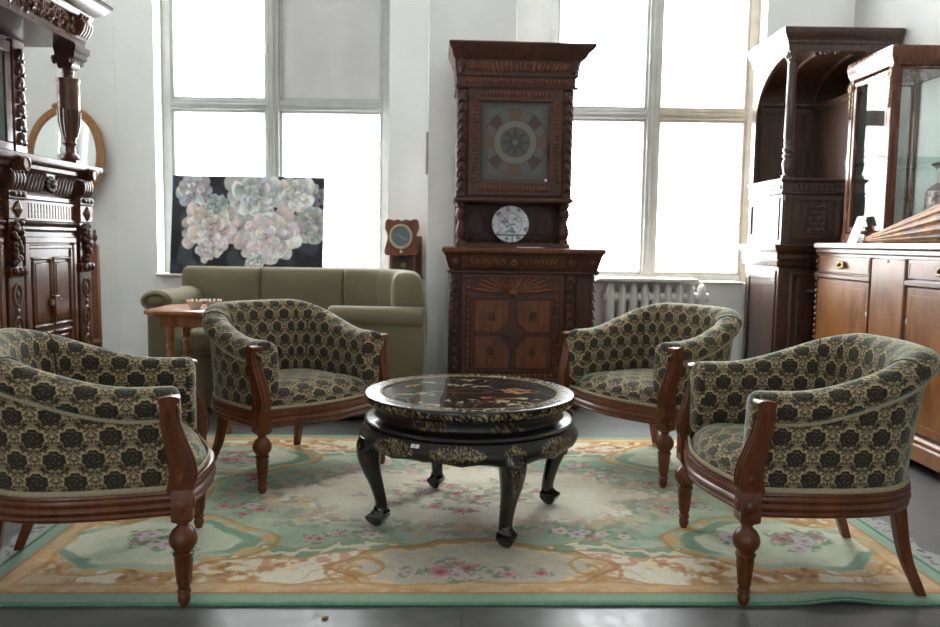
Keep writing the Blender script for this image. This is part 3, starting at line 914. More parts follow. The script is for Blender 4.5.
    for off, w in ((.30, .235), (-.30, .235)):
        c = np.abs(((th-A0) % (PI/2))-PI/4-off)
        t = (Z-.144-z)/.026
        m = ((c/w)**2+t**2*(1.0) < 1)
        col = inlay(col, th*66, z*220, m, 87, .55, (156, 138, 92), (176, 166, 130), (124, 104, 64))
    m = ((ph/.1)**2+((Z-.145-z)/.024)**2 < 1); col = inlay(col, th*66, z*220, m, 89, .5, (150, 130, 84), (160, 148, 110), (110, 90, 56))
    raw('apron', V, F, M['lacq_s'], root, col=col, angle=50)
    # drop moulding under the scalloped edge
    b = MB(); pts = []
    for i in range(240):
        a = 2*PI*i/240; rr, zz = rf(a, .400, Z-.170); pts.append((rr*math.cos(a), rr*math.sin(a), zz))
    b.tube(pts, .006, 6, closed=True); b.obj('edge_bead', M['lacq'], root)
    for k in range(4):
        a = A0+k*PI/2; ca, sa = math.cos(a), math.sin(a)
        spec = [(.382, .335, .050), (.392, .305, .051), (.394, .265, .047), (.384, .21, .038), (.366, .155, .030), (.351, .10, .0255), (.347, .072, .025), (.350, .06, .028)]
        rs = []
        c_ = catmull([(p[0], p[1], p[2]) for p in spec], 22)
        for p in c_:
            w = p.z; ring = []
            for j in range(20):
                t = 2*PI*j/20; u = abs(math.cos(t))**.7*(1 if math.cos(t) > 0 else -1); v = abs(math.sin(t))**.7*(1 if math.sin(t) > 0 else -1)
                out = u*w*(.95 if u > 0 else .8); sd = v*w*.92
                R = p.x+out
                ring.append((R*ca-sd*sa, R*sa+sd*ca, p.y))
            rs.append(ring)
        mb = MB(); mb.rings(rs)
        lg = mb.obj('leg', M['lacq_v'], root, angle=50)
        co = coords(lg.data); rl = co[:, 0]*ca+co[:, 1]*sa; tl = -co[:, 0]*sa+co[:, 1]*ca
        col = np.zeros((len(co), 3))+np.array((22, 19, 19.))
        paint(lg.data, col)
        # knee inlay, a thin raised shield of pearl on the front of the leg
        sv, sf, sc_ = [], [], []
        nu, nv = 16, 40
        for i in range(nu):
            for j in range(nv):
                t = j/(nv-1); z = .318-.150*t
                # leg centre & half width at that height
                k2 = next(q for q in range(1, len(c_)) if c_[q].y <= z); p = c_[k2-1].lerp(c_[k2], (c_[k2-1].y-z)/(c_[k2-1].y-c_[k2].y))
                wd = p.z*.52*(1-t**3)
                sd = (i/(nu-1)-.5)*2*wd
                R = p.x+p.z*.95*max(.3, (1-(abs(sd)/(p.z*.92))**2.6))**.38+.0012
                sv.append((R*ca-sd*sa, R*sa+sd*ca, z))
        col = np.zeros((nu*nv, 3))+np.array((34, 29, 26.))
        S = np.array(sv); col = inlay(col, np.repeat(np.linspace(0, 5, nu), nv)+k*7, np.tile(np.linspace(0, 11, nv), nu), np.ones(nu*nv) > 0, 91+k, .36, (116, 108, 88), (132, 126, 112), (90, 76, 54))
        raw('knee_inlay', sv, grid_faces(nu, nv), M['lacq_v'], lg, col=col)
        mb = MB()
        ft = [(.020, .074), (.024, .062), (.033, .050), (.040, .040), (.041, .034), (.034, .022), (.022, .008), (.012, .0)]
        rr = []
        for w, z in ft:
            ring = []
            for j in range(16):
                t = 2*PI*j/16
                u = math.cos(t); v = math.sin(t)
                q = (abs(u)**1.15+abs(v)**1.15)**(-1/1.15)   # near-diamond plan, toe forward
                u, v = u*q*w*1.12, v*q*w*1.05
                R = .350+(.010 if z < .05 else 0)+u+max(0, u)*.12
                ring.append((R*ca-v*sa, R*sa+v*ca, z))
            rr.append(ring)
        mb.rings(rr); mb.obj('foot', M['lacq'], lg, angle=25)
    # two little white price tickets stuck under the edge
    for k, a in enumerate((-117.2, -114.8)):
        a = math.radians(a); mb = MB(); ca, sa = math.cos(a), math.sin(a)
        for i, (dx, dz) in enumerate(((0, 0),)):
            R = .4045; z0 = Z-.117
            p = [(R*ca-s_*sa, R*sa+s_*ca, z0+t_) for s_, t_ in ((-.0075, -.011), (.0075, -.011), (.0075, 0), (-.0075, 0))]
            p2 = [(x_+ca*.0015+0*1, y_+sa*.0015, z_+.0) for x_, y_, z_ in p]
            mb.rings([p, p2])
        t_ = mb.obj('price_ticket', M['paper'], root, smooth=False); t_['label'] = 'small white price ticket'
        for v in t_.data.vertices: 
            # lean out with the bulge of the apron
            d = (Z-.117-v.co.z)
            v.co.x += ca*(d*.75+.006); v.co.y += sa*(d*.75+.006)
    # brackets that tie the legs below the top
    mb = MB(); mb.lathe([(.0, Z-.060), (.35, Z-.060), (.35, Z-.050), (0, Z-.050)], n=40); mb.obj('underside', M['lacq'], root)
table()

# ------------------------------------------------------------------ sofa
def pill(mb, path, prof, ends=(1, 1), n=40, puff=.05):
    """padded sausage: closed cross-section (out, z) swept along a plan path and pulled in at the ends"""
    P = catmull([(p[0], p[1], 0) for p in path], n); rs = []
    co_ = sum(p[0] for p in prof)/len(prof); cz = sum(p[1] for p in prof)/len(prof)
    L = [0]
    for a, b in zip(P, P[1:]): L.append(L[-1]+(b-a).length)
    for i in range(n):
        t = (P[min(i+1, n-1)]-P[max(i-1, 0)]).normalized(); nn = Vector((t.y, -t.x, 0))
        rs.append([P[i]+nn*o+Vector((0, 0, z)) for o, z in prof])
    def cap(i, sg, amt):
        t = (P[1]-P[0]).normalized()*-1 if i == 0 else (P[-1]-P[-2]).normalized()
        nn = Vector((t.y, -t.x, 0))*(-1 if i == 0 else 1)
        out = []
        for adv, sc in ((.35, .94), (.7, .8), (.92, .58), (1.0, .3)):
            out.append([P[i]+t*amt*adv+nn*(co_+(o-co_)*sc)+Vector((0, 0, cz+(z-cz)*(1-(1-sc)*.45))) for o, z in prof])
        return out
    A = list(reversed(cap(0, -1, ends[0]))); B = cap(n-1, 1, ends[1])
    mb.rings(A+rs+B); return mb
def oval(w, z0, z1, n=20, p=.6, off=0, lean=0):
    out = []
    for k in range(n):
        a = 2*PI*k/n; c, s_ = math.cos(a), math.sin(a)
        u = (abs(c)**p)*(1 if c > 0 else -1); v = (abs(s_)**p)*(1 if s_ > 0 else -1)
        out.append((off+u*w/2+lean*v, (z0+z1)/2+v*(z1-z0)/2))
    return out
def sofa():
    r = empty('corner_sofa', (-1.07, 5.0, 0), 0, 'olive green upholstered sofa with curved right corner under the left window', 'sofa')
    ox, oy = -1.07, 5.0
    L = lambda pts: [(x-ox, y-oy) for x, y in pts]
    b = MB(); b.mould(-1.84-ox, -.30-ox, 4.74-oy, 5.30-oy, [(0, .03), (.01, .05), (.012, .32), (0, .345)], k=0); b.obj('base', M['olive'], r)
    prof = oval(.2, .36, .868, 24, .62, lean=.02)
    back = [((-1.845, 5.24), (-1.6, 5.25), (-1.365, 5.25)), ((-1.345, 5.25), (-1.1, 5.25), (-.83, 5.25)), ((-.81, 5.25), (-.65, 5.245), (-.55, 5.21)), ((-.535, 5.20), (-.41, 5.09), (-.365, 4.92), (-.36, 4.70))]
    for k, p in enumerate(back):
        b = MB(); pill(b, L(p), prof, (.03 if k == 0 else .012, .05 if k == 3 else .012), 24); b.obj('back_cushion', M['olive'], r, angle=80)
    for x0, x1 in ((-1.70, -1.24), (-1.22, -.80)):
        b = MB(); b.mould(x0-ox, x1-ox, 4.70-oy, 5.14-oy, [(-.02, .345), (0, .36), (.006, .42), (0, .475), (-.02, .50), (-.07, .512), (-.15, .515)], k=1); b.obj('seat_cushion', M['olive'], r, angle=80)
    # left scrolled arm
    b = MB(); yy = (4.60-oy, 5.20-oy)
    rl = [(-1.815-ox+.092*math.cos(a), .682+.062*math.sin(a)) for a in [2*PI*i/28 for i in range(28)]]
    b.prism(rl, yy[0], yy[1]); b.box(-1.875-ox, -1.735-ox, yy[0]+.015, yy[1], .03, .67)
    arm = b.obj('arm', M['olive'], r, bevel=.012)
    b = MB(); b.tube([(-1.815-ox+.07*math.cos(a), yy[0]-.003, .682+.046*math.sin(a)) for a in [2*PI*i/24 for i in range(24)]], .009, 6, closed=True)
    b.ell((-1.815-ox, yy[0]-.001, .682), (.05, .012, .03), 14, 8); b.obj('scroll_face', M['olive'], arm)
    # right end: broad panel with a roll on top, closing the corner
    b = MB(); b.mould(-.80-ox, -.262-ox, 4.56-oy, 4.70-oy, [(-.01, .03), (0, .05), (0, .56), (-.006, .60)]); arm = b.obj('arm', M['olive'], r, bevel=.01)
    b = MB(); pill(b, L([(-.80, 4.61), (-.53, 4.61), (-.275, 4.61)]), oval(.15, .555, .672, 20, .9), (.02, .014), 14); b.obj('arm_roll', M['olive'], arm, angle=80)
    b = MB(); b.mould(-.80-ox, -.48-ox, 4.70-oy, 5.14-oy, [(0, .345), (.004, .42), (-.02, .5), (-.08, .51)]); b.obj('seat_cushion', M['olive'], r, angle=80)
    b = MB()
    for x, y in ((-1.8, 4.66), (-.32, 4.6), (-1.8, 5.27), (-.32, 5.27)): b.box(x-ox-.025, x-ox+.025, y-oy-.02, y-oy+.02, 0, .05)
    b.obj('foot', M['black'], r)
sofa()

# ------------------------------------------------------------------ painting of peonies, leaning on the sill
def painting():
    W, H = 1.075, .70
    nx, ny = 360, 236
    gx, gz = np.meshgrid(np.linspace(0, W, nx), np.linspace(0, H, ny), indexing='ij'); x, y = gx.ravel(), gz.ravel()
    col = np.zeros((len(x), 3))+np.array((44, 46, 58.))
    col = over(col, (64, 70, 88), sstep(.45, .7, fbm(x*7, y*7, 101, 3)))
    col = over(col, (34, 34, 44), sstep(.5, .7, fbm(x*5+8, y*5, 102, 3)))
    col = over(col, (92, 116, 112), sstep(.6, .72, fbm(x*9+3, y*4, 103, 3))*.6)
    col = over(col, (108, 98, 122), sstep(.62, .75, fbm(x*6+30, y*8, 104, 3))*.5*(x > .75))
    rnd = random.Random(11)
    def petal(cx, cy, a, l, w, c, e, sh):
        nonlocal col
        px, py = cx+math.cos(a)*l*.5, cy+math.sin(a)*l*.5
        i = np.nonzero((np.abs(x-px) < l*1.2+w)*(np.abs(y-py) < l*1.2+w))[0]
        if not len(i): return
        dx, dy = x[i]-px, y[i]-py
        u = (dx*math.cos(a)+dy*math.sin(a))/(l*.55); v = (-dx*math.sin(a)+dy*math.cos(a))/w
        v = v+.25*u*u*sh
        q = u**2*(1.0)+v**2*(1-.35*u)+.55*(fbm(x[i]*22+a*7, y[i]*22, 110, 3)-.5)
        m_ = (1-sstep(.80, 1.0, q))
        t = np.clip(.45+.45*u+.25*v*sh, 0, 1)[:, None]
        cc = np.array(e, float)[None]*(1-t)+np.array(c, float)[None]*t
        cc = cc*(1+.16*(fbm((x[i]*math.cos(a)+y[i]*math.sin(a))*14, (-x[i]*math.sin(a)+y[i]*math.cos(a))*70, 111, 2)-.5))[:, None]
        cc = cc*(1-.13*sstep(.35, .95, v*sh)*1.0)[:, None]
        k = m_[:, None]; col[i] = col[i]*(1-k)+cc*k
    white, pinkw, grn, peach, mv = (246, 243, 240), (236, 218, 214), (188, 204, 198), (226, 190, 172), (176, 160, 178)
    def peony(cx, cy, R, pal, layers=5, sq=.85):
        for L in range(layers):
            q = 1-L/layers; n = int(12-L*1.0)
            for k in range(n):
                a = 2*PI*(k+rnd.uniform(-.45, .45))/n+L*.7
                l = R*(.60*q+.24)*rnd.uniform(.75, 1.2)
                d = R*(.46*q+.03)*rnd.uniform(.7, 1.15)
                b_ = a+rnd.uniform(-.7, .7)*(1.2-q*.5)
                c = rnd.choice(pal); f = rnd.uniform(.48, .86); w_ = rnd.choice(pal)
                e = tuple(v*f for v in w_)
                petal(cx+math.cos(a)*d, cy+math.sin(a)*d*sq, b_, l, R*(.26*q+.12)*rnd.uniform(.75, 1.2), tuple(v*rnd.uniform(.92, 1.03) for v in c), e, rnd.choice((-1, 1)))
    _p = peony
    def peony(cx, cy, R, pal, layers=5, sq=.85):
        _p(cx, cy, R, pal, layers, sq)
        for k in range(7):
            a = rnd.uniform(0, 2*PI); d = R*.10*rnd.random()
            c = rnd.choice(pal); petal(cx+math.cos(a)*d-math.cos(a)*R*.1, cy+math.sin(a)*d-math.sin(a)*R*.1, a, R*.26, R*.13, c, tuple(v*.8 for v in c), rnd.choice((-1, 1)))
    peony(.14, .595, .10, [grn, (176, 186, 198), white, mv], 4)
    peony(1.0, .57, .075, [mv, (140, 128, 152), (112, 104, 132)], 3)
    peony(.97, .36, .125, [grn, (168, 182, 176), mv, (196, 192, 188)], 4)
    peony(.45, .34, .12, [peach, pinkw, (190, 164, 168)], 4)
    peony(.59, .57, .18, [grn, white, (204, 212, 214), (180, 196, 194)])
    peony(.89, .575, .115, [white, grn, (226, 216, 206)])
    peony(.255, .34, .15, [white, pinkw, (222, 214, 204), peach])
    peony(.28, .19, .085, [white, pinkw], 4)
    peony(.32, .50, .06, [grn, (160, 182, 176)], 3)
    peony(.80, .42, .06, [peach, (228, 176, 150), pinkw], 3)
    peony(.70, .27, .175, [pinkw, white, (216, 200, 210), (226, 214, 216)], 6)
    peony(.60, .09, .06, [white, grn], 3)
    col = col*(.94+.12*fbm(x*50, y*50, 120, 2))[:, None]
    gm = col.mean(axis=1, keepdims=True); col = (gm+(col-gm)*.66)*np.where(gm > 90, 1.1, .92)
    r = empty('peony_painting', (-1.585, 5.645, SILL1+.0128), 0, 'unframed canvas of pale peonies on dark ground, leaning on the left window sill', 'painting')
    r.rotation_euler = (math.radians(-8), math.radians(.0), 0)
    b = MB().box(-W/2, W/2, 0, .028, 0.0, H); b.obj('stretcher', M['canvas_edge'], r, smooth=False)
    V = np.stack([x-W/2, -.0012+0*x, y], 1)
    raw('painted_canvas', V, [tuple(reversed(f)) for f in grid_faces(nx, ny)], M['canvas'], r, col=col)
M['canvas_edge'] = plain('canvas_edge', (70, 70, 78), .8)
painting()

# ------------------------------------------------------------------ clock in the corner behind the sofa
def clock():
    r = empty('wall_clock', (-.457, 5.575, .785), math.radians(-16), 'small walnut wall clock with scalloped face board behind the sofa corner', 'clock')
    b = MB(); b.box(-.098, .098, -.05, .075, .02, .30); b.mould(-.1, .1, -.052, .075, [(.008, 0), (.008, .018), (0, .03)]); b.obj('case', M['clock_wood'], r, bevel=.004)
    MB().box(-.075, .075, -.056, -.049, .05, .17).obj('pendulum_window', M['clock_dark'], r, bevel=.002)
    b = MB(); b.lathe([(.018, -.003), (.018, .003), (.0, .004)], (0.01, -.058, .10), 16, Matrix.Rotation(PI/2, 3, 'X')); b.obj('pendulum_bob', M['brass'], r)
    # scalloped board
    P = []
    q = [(-.125, .185), (-.105, .165), (-.07, .172), (-.045, .160), (0, .166), (.045, .160), (.07, .172), (.105, .165), (.125, .185), (.118, .23), (.102, .285), (.108, .32), (.122, .35), (.118, .395), (.098, .415), (.06, .405), (.03, .412), (0, .402), (-.03, .412), (-.06, .405), (-.098, .415), (-.118, .395), (-.122, .35), (-.108, .32), (-.102, .285), (-.118, .23)]
    P = [(p.x, p.y) for p in catmull([(a, c, 0) for a, c in q], 90, closed=True)]
    b = MB(); b.prism(P, -.078, -.052); b.obj('face_board', M['clock_wood'], r, bevel=.005)
    R = Matrix.Rotation(PI/2, 3, 'X')
    b = MB(); b.lathe([(.068, 0), (.083, 0), (.086, .006), (.082, .012), (.072, .012), (.068, .006)], (0, -.078, .295), 36, R, True); b.obj('bezel', M['bezel'], r)
    V, F = lathe_grid([(.0005, .0), (.02, 0), (.045, 0), (.052, 0), (.056, 0), (.060, 0), (.07, 0)], 120)
    A = np.array(V); rr = np.hypot(A[:, 0], A[:, 1]); th = np.arctan2(A[:, 1], A[:, 0])
    col = np.zeros((len(A), 3))+np.array((104, 118, 124.))
    col = over(col, (120, 134, 140), (rr > .052)*(np.abs(((th/(2*PI)*12+.5) % 1)-.5) < .06)*.6)
    V = [(a, -.0815, .295+c) for a, c, z in V]
    raw('dial', V, F, M['dial'], r, col=col)
    for a, l, w in ((-.45, .055, .0028), (2.6, .03, .0035)):
        b = MB(); b.tube([(0, -.085, .295), (l*math.cos(a), -.085, .295+l*math.sin(a))], [w, w*.5], 6); b.obj('hand', M['bezel'], r)
    b = MB(); b.ell((0, -.080, .192), (.012, .004, .010), 10, 6); b.obj('ivory_boss', M['marble'], r)
M['bezel'] = plain('pale_bezel', (186, 172, 144), .4)
M['clock_dark'] = plain('clock_dark_glass', (58, 54, 52), .12)
clock()

# ------------------------------------------------------------------ side table and two crown bowls
def side_table():
    r = empty('side_table', (-1.44, 4.31, 0), 0, 'honey coloured small table with turned legs before the sofa arm', 'side table')
    hx, hy, c = .25, .25, .07
    def octo(o): return [(-hx-o, -hy+c), (-hx+c, -hy-o), (hx-c, -hy-o), (hx+o, -hy+c), (hx+o, hy-c), (hx-c, hy+o), (-hx+c, hy+o), (-hx-o, hy-c)]
    b = MB(); b.rings([[(x, y, z) for x, y in octo(o)] for o, z in ((-.012, .648), (0, .652), (.004, .662), (0, .672), (-.006, .675))]); b.obj('table_top', M['pine'], r)
    b = MB(); b.rings([[(x, y, z) for x, y in ((-.17, -.17), (.17, -.17), (.17, .17), (-.17, .17))] for z in (.585, .65)]); b.obj('apron', M['pine'], r)
    for x, y in ((-.15, -.085), (.15, -.085), (.15, .15), (-.15, .15)):
        p = [(.015, 0), (.020, .01), (.02, .03), (.016, .04)]
        for k in range(9): z = .05+k*.05; p += [(.015, z), (.0215, z+.018), (.0215, z+.03), (.015, z+.045)]
        p += [(.021, .51), (.023, .54), (.023, .585)]
        MB().lathe(p, (x, y, 0), 16).obj('leg', M['pine'], r)
    return r
side_table()
def bowl(x, y, n, lab, s=1.0):
    r = empty('candle_bowl', (x, y, .675), 0, lab, 'candle holder', 'crown rimmed glass bowls on the side table')
    MB().lathe([(.022, 0), (.026, .002), (.030, .012), (.038, .028), (.041, .038), (.036, .038), (.030, .018), (.0, .012)], n=24).obj('bowl', M['crystal'], r)
    b = MB()
    for k in range(n):
        a = 2*PI*k/n
        b.ell((.041*math.cos(a), .041*math.sin(a), .042), (.0075, .0075, .008), 8, 6)
    b.obj('crown_rim', M['crystal'], r)
    MB().lathe([(.018, .013), (.018, .024), (.0, .024)], n=14).obj('tealight', M['paper'], r)
bowl(-1.462, 4.24, 11, 'gold tinted glass candle bowl with knobbed rim, nearer the table edge')
bowl(-1.378, 4.27, 11, 'gold tinted glass candle bowl with knobbed rim, beside the armchair back')

# ------------------------------------------------------------------ tall carved cabinet in the middle
RX = Matrix.Rotation(PI/2, 3, 'X')
def lobes(mb, x0, x1, n, y, z, rz, ry=.008, fan=0, gap=.9):
    for k in range(n):
        t = (k+.5)/n; x = x0+(x1-x0)*t
        mb.ell((x, y, z), ((x1-x0)/n*.5*gap, ry, rz), 8, 6, Matrix.Rotation((t-.5)*fan, 3, 'Y') if fan else None)
    return mb
def frame(mb, x0, x1, z0, z1, w, y0, y1):
    mb.box(x0, x1, y0, y1, z0, z0+w); mb.box(x0, x1, y0, y1, z1-w, z1); mb.box(x0, x0+w, y0, y1, z0+w, z1-w); mb.box(x1-w, x1, y0, y1, z0+w, z1-w); return mb
def drop_carving(mb, x, y, z0, z1, w):
    n = max(2, int((z1-z0)/.055)); h = (z1-z0)/n
    for k in range(n):
        z = z0+(k+.5)*h
        mb.ell((x, y, z+h*.1), (w*.36, .016, h*.46), 8, 6)
        mb.ell((x-w*.3, y, z-h*.18), (w*.22, .012, h*.3), 6, 5, Matrix.Rotation(.5, 3, 'Y'))
        mb.ell((x+w*.3, y, z-h*.18), (w*.22, .012, h*.3), 6, 5, Matrix.Rotation(-.5, 3, 'Y'))
    return mb
BAL = [(.030, 0), (.030, .018), (.022, .024), (.026, .036), (.032, .060), (.030, .085), (.020, .115), (.017, .13), (.024, .138), (.024, .148), (.030, .156), (.033, .176), (.028, .196), (.022, .205), (.030, .214), (.032, .24)]
def oak_cabinet():
    r = empty('carved_cupboard', (.255, 5.19, 0), math.radians(2.5), 'tall dark carved oak cupboard with glazed upper door between the windows', 'cupboard')
    A, B, E_, Y0, Y1 = -.395, .395, .53, -.2, .2
    body, lt = M['oak'], M['oak_l']
    b = MB(); b.box(A, B, Y0+.02, Y1, .09, .885); b.box(B, E_-.01, Y0+.07, Y1, .09, .885)
    b.mould(A, B, Y0+.02, Y1, [(.03, 0), (.03, .05), (.02, .07), (.02, .085), (0, .1)]); b.box(B, E_, Y0+.06, Y1, 0, .09)
    b.obj('lower_body', body, r, bevel=.003)
    # lower door
    dx0, dx1 = -.32, .325
    b = MB(); b.box(dx0, dx1, Y0+.002, Y0+.021, .17, .855); d = b.obj('lower_door', body, r, bevel=.003)
    b = MB(); frame(b, dx0, dx1, .17, .855, .028, Y0-.008, Y0+.003); frame(b, dx0+.055, dx1-.055, .235, .715, .016, Y0-.006, Y0+.003); b.obj('door_moulding', body, d, bevel=.004)
    b = MB(); lobes(b, dx0+.06, dx1-.06, 16, Y0-.001, .213, .016, .006)
    for s in (dx0+.042, dx1-.042):
        for k in range(16): b.ell((s, Y0-.001, .26+k*.036), (.010, .006, .015), 6, 5)
    b.obj('gadroon_border', lt, d)
    b = MB()                                              # fan shell
    for k in range(15):
        a = PI*(.045+.91*k/14); L_ = .10+.145*abs(math.cos(a))**1.2
        b.ell((.0025+math.cos(a)*L_*.62, Y0-.002, .735+math.sin(a)*L_*.40), (L_*.5, .010, .013), 8, 6, Matrix.Rotation(-math.atan2(math.sin(a)*.66, math.cos(a)), 3, 'Y'))
    b.ell((.0025, Y0-.006, .738), (.035, .016, .022), 10, 6)
    b.obj('fan_shell', lt, d)
    for sx in (-1, 1):
        for z0, z1, cz in ((.49, .69, 1), (.26, .46, -1)):
            x0, x1 = .0025+sx*.025, .0025+sx*.235
            cut = .07; b = MB(); lf = MB()
            inn = (x0, z0) if cz > 0 else (x0, z1)
            if cz > 0: poly = [(x0, z0+cut), (x0+sx*cut, z0), (x1, z0), (x1, z1), (x0, z1)]
            else: poly = [(x0, z0), (x1, z0), (x1, z1), (x0+sx*cut, z1), (x0, z1-cut)]
            b.prism(poly, Y0-.004, Y0+.003)
            cx = sum(p[0] for p in poly)/5; czz = sum(p[1] for p in poly)/5
            for a, L_ in ((.9, .075), (.5, .06), (1.35, .06), (.9, .04), (.2, .045)):
                a2 = a if sx > 0 else PI-a
                lf.ell((cx+sx*.012+math.cos(a2)*L_*.35-sx*.02, Y0-.005, czz-.02+math.sin(a2)*L_*.5), (L_*.45, .005, .009), 6, 5, Matrix.Rotation(-a2, 3, 'Y'))
            b.obj('door_panel', lt, d, bevel=.008); lf.obj('carved_leaf', body, d)
    b = MB()
    for s_, y in ((.075, Y0-.008), (.055, Y0-.016), (.03, Y0-.026)):
        b.prism([(.0025, .475-s_), (.0025+s_, .475), (.0025, .475+s_), (.0025-s_, .475)], y, Y0+.003)
    b.obj('diamond_boss', body, d, bevel=.004)
    b = MB(); b.tube([(.0025, Y0-.012, .72), (.0025, Y0-.022, .708)], .008, 8); b.obj('lock', M['iron'], d)
    for x in (A+.033, B-.033):
        b = MB(); b.box(x-.03, x+.03, Y0, Y0+.022, .12, .865); p = b.obj('pilaster', body, r, bevel=.004)
        b = MB(); drop_carving(b, x, Y0-.004, .16, .845, .05); b.obj('carved_drop', body, p)
    b = MB(); b.box(B+.005, E_-.012, Y0+.055, Y0+.072, .13, .86); frame(b, B+.012, E_-.02, .15, .84, .014, Y0+.047, Y0+.057); b.obj('side_panel', body, r, bevel=.003)
    b = MB(); drop_carving(b, E_-.008, Y0+.09, .15, .85, .03); b.obj('carved_drop', body, r)
    # drawer and counter
    b = MB(); b.mould(A, E_, Y0, Y1, [(.0, .855), (.012, .862), (.012, .872), (.0, .882), (.006, .89), (.03, .97), (.042, .985)], r=.8); b.obj('drawer_case', body, r)
    b = MB(); b.mould(A+.07, B-.06, Y0-.012, Y0+.1, [(0, .892), (.018, .968)], l=0, r=0); dr = b.obj('drawer', body, r, bevel=.003)
    for s in (-1, 1):
        b = MB()
        for k in range(9):
            b.ell((s*(.055+k*.026), Y0-.026, .931), (.010, .008, .026), 7, 5, Matrix.Rotation(s*.55, 3, 'Y'))
        b.obj('carved_gadroon', lt, dr)
    b = MB(); b.tube([(.0025+.018*math.cos(a), Y0-.038, .925+.014*math.sin(a)) for a in [2*PI*i/20 for i in range(20)]], .0035, 6, closed=True); b.ell((.0025, Y0-.034, .942), (.007, .007, .007)); b.obj('ring_handle', M['brass'], dr)
    for x in (A+.035, B-.03, E_-.03):
        b = MB(); b.lathe([(.026, 0), (.026, .008), (.016, .014), (.018, .02), (.0, .024)], (x, Y0-.014, .93), 14, RX); b.obj('rosette', body, r)
    b = MB(); b.mould(A, E_, Y0, Y1, [(.03, .983), (.046, .988), (.05, 1.0), (.048, 1.012), (.04, 1.018)], r=.9); b.obj('counter', M['oak_l'], r)
    # open shelf with balusters
    U0, U1, V0 = -.362, .362, -.16
    b = MB(); b.box(U0+.03, U1-.03, .12, .2, 1.018, 1.30); b.mould(U0, U1, V0, .2, [(.0, 1.018), (.0, 1.04), (-.012, 1.048)]); b.box(U0, U0+.025, -.0, .2, 1.04, 1.30); b.box(U1-.025, U1, 0, .2, 1.04, 1.30)
    b.obj('shelf_back', body, r, bevel=.003)
    b = MB()
    for cx in (-.22, -.11, .13, .24):
        b.tube([(cx+.062*math.cos(a), .118, 1.175+.075*math.sin(a)) for a in [2*PI*i/28 for i in range(28)]], .007, 6, closed=True)
    lobes(b, U0+.05, U1-.05, 16, .116, 1.068, .016, .007)
    b.obj('carved_arches', body, r)
    for x in (U0+.036, U1-.036):
        MB().lathe([(q*1.06, 1.045+z*1.06) for q, z in BAL], (x, V0+.045, 0), 18).obj('baluster', body, r)
    b = MB(); b.tube([(U0+.05, V0+.05, 1.098), (U1-.05, V0+.05, 1.098)], .004, 6)
    for x in (-.14, -.0, .12): b.tube([(x, V0+.05, 1.045), (x, V0+.05, 1.098)], .003, 6)
    b.obj('plate_rail', M['iron'], r)
    # upper case
    b = MB(); b.box(U0, U1, V0+.02, .2, 1.30, 2.02); b.mould(U0, U1, V0, .2, [(-.004, 1.295), (.012, 1.305), (.012, 1.318), (0, 1.33)], k=0); b.obj('upper_body', body, r, bevel=.003)
    for x in (U0+.032, U1-.032):
        b = MB(); b.box(x-.03, x+.03, V0-.002, V0+.022, 1.33, 1.985); p = b.obj('pilaster', body, r, bevel=.004)
        b = MB(); drop_carving(b, x, V0-.006, 1.36, 1.96, .05); b.obj('carved_drop', body, p)
    g0, g1, q0, q1 = -.292, .298, 1.34, 2.0
    b = MB(); frame(b, g0, g1, q0, q1, .085, V0-.004, V0+.02); d = b.obj('upper_door', body, r, bevel=.004)
    sb, tb = [MB(), MB()], [MB(), MB()]
    for k in range(19):
        t = (k+.5)/19; x = g0+.07+(g1-g0-.14)*t
        for q in (0, 1): tb[q].ell((x, V0-.006, (q0+.043, q1-.043)[q]), (.011, .007, .017), 6, 5)
    for q in tb: q.obj('beaded_border', lt, d)
    for k in range(21):
        z = q0+.075+(q1-q0-.15)*(k+.5)/21
        for q in (0, 1): sb[q].ell(((g0+.043, g1-.043)[q], V0-.006, z), (.015, .007, .011), 6, 5)
    for q in sb: q.obj('beaded_border', lt, d)
    gx0, gx1, gz0, gz1 = g0+.085, g1-.085, q0+.085, q1-.085
    n1, n2 = 150, 176
    X, Z = np.meshgrid(np.linspace(gx0, gx1, n1), np.linspace(gz0, gz1, n2), indexing='ij'); x, z = X.ravel()-(gx0+gx1)/2, Z.ravel()-(gz0+gz1)/2
    hw, hz = (gx1-gx0)/2, (gz1-gz0)/2
    rr = np.hypot(x, z); th = np.arctan2(z, x)
    col = np.zeros((len(x), 3))+np.array((80, 82, 80.))
    col = over(col, (62, 52, 56), (np.maximum(np.abs(x)/hw, np.abs(z)/hz) > .93)*.8)
    col = over(col, (104, 108, 106), (np.maximum(np.abs(x), np.abs(z)*.86) < hw*.82)*.5)
    seg = np.abs(((th/(2*PI)*8+.5) % 1)-.5)
    oc = (rr < .20)*(rr > .12)
    col = over(col, (92, 64, 52), oc*(seg < .25)*.9); col = over(col, (66, 40, 46), oc*(np.abs(((th/(2*PI)*4) % 1)-.5) < .13)*.9)
    col = over(col, (112, 78, 58), oc*(np.abs(((th/(2*PI)*4+.5) % 1)-.5) < .16)*.7)
    col = over(col, (128, 124, 114), (rr < .135)*(rr > .09))
    col = over(col, (84, 78, 70), (rr <= .09)*1.0)
    pt = np.abs(((th/(2*PI)*8) % 1)-.5)
    col = over(col, (46, 54, 58), (rr < .088*(1-1.35*(.5-pt)))*(rr > .012)*.95)
    col = over(col, (150, 146, 138), (np.abs(rr-.012) < .003)*1.0)
    lead = (np.abs(rr-.135) < .002)+(np.abs(rr-.09) < .002)+((np.abs(rr-.20) < .002))
    col = over(col, (34, 32, 32), np.clip(lead, 0, 1)*.8)
    col = col*.62+np.array((92, 86, 82.))*.36  # grey haze of reflections blended into the glass colours
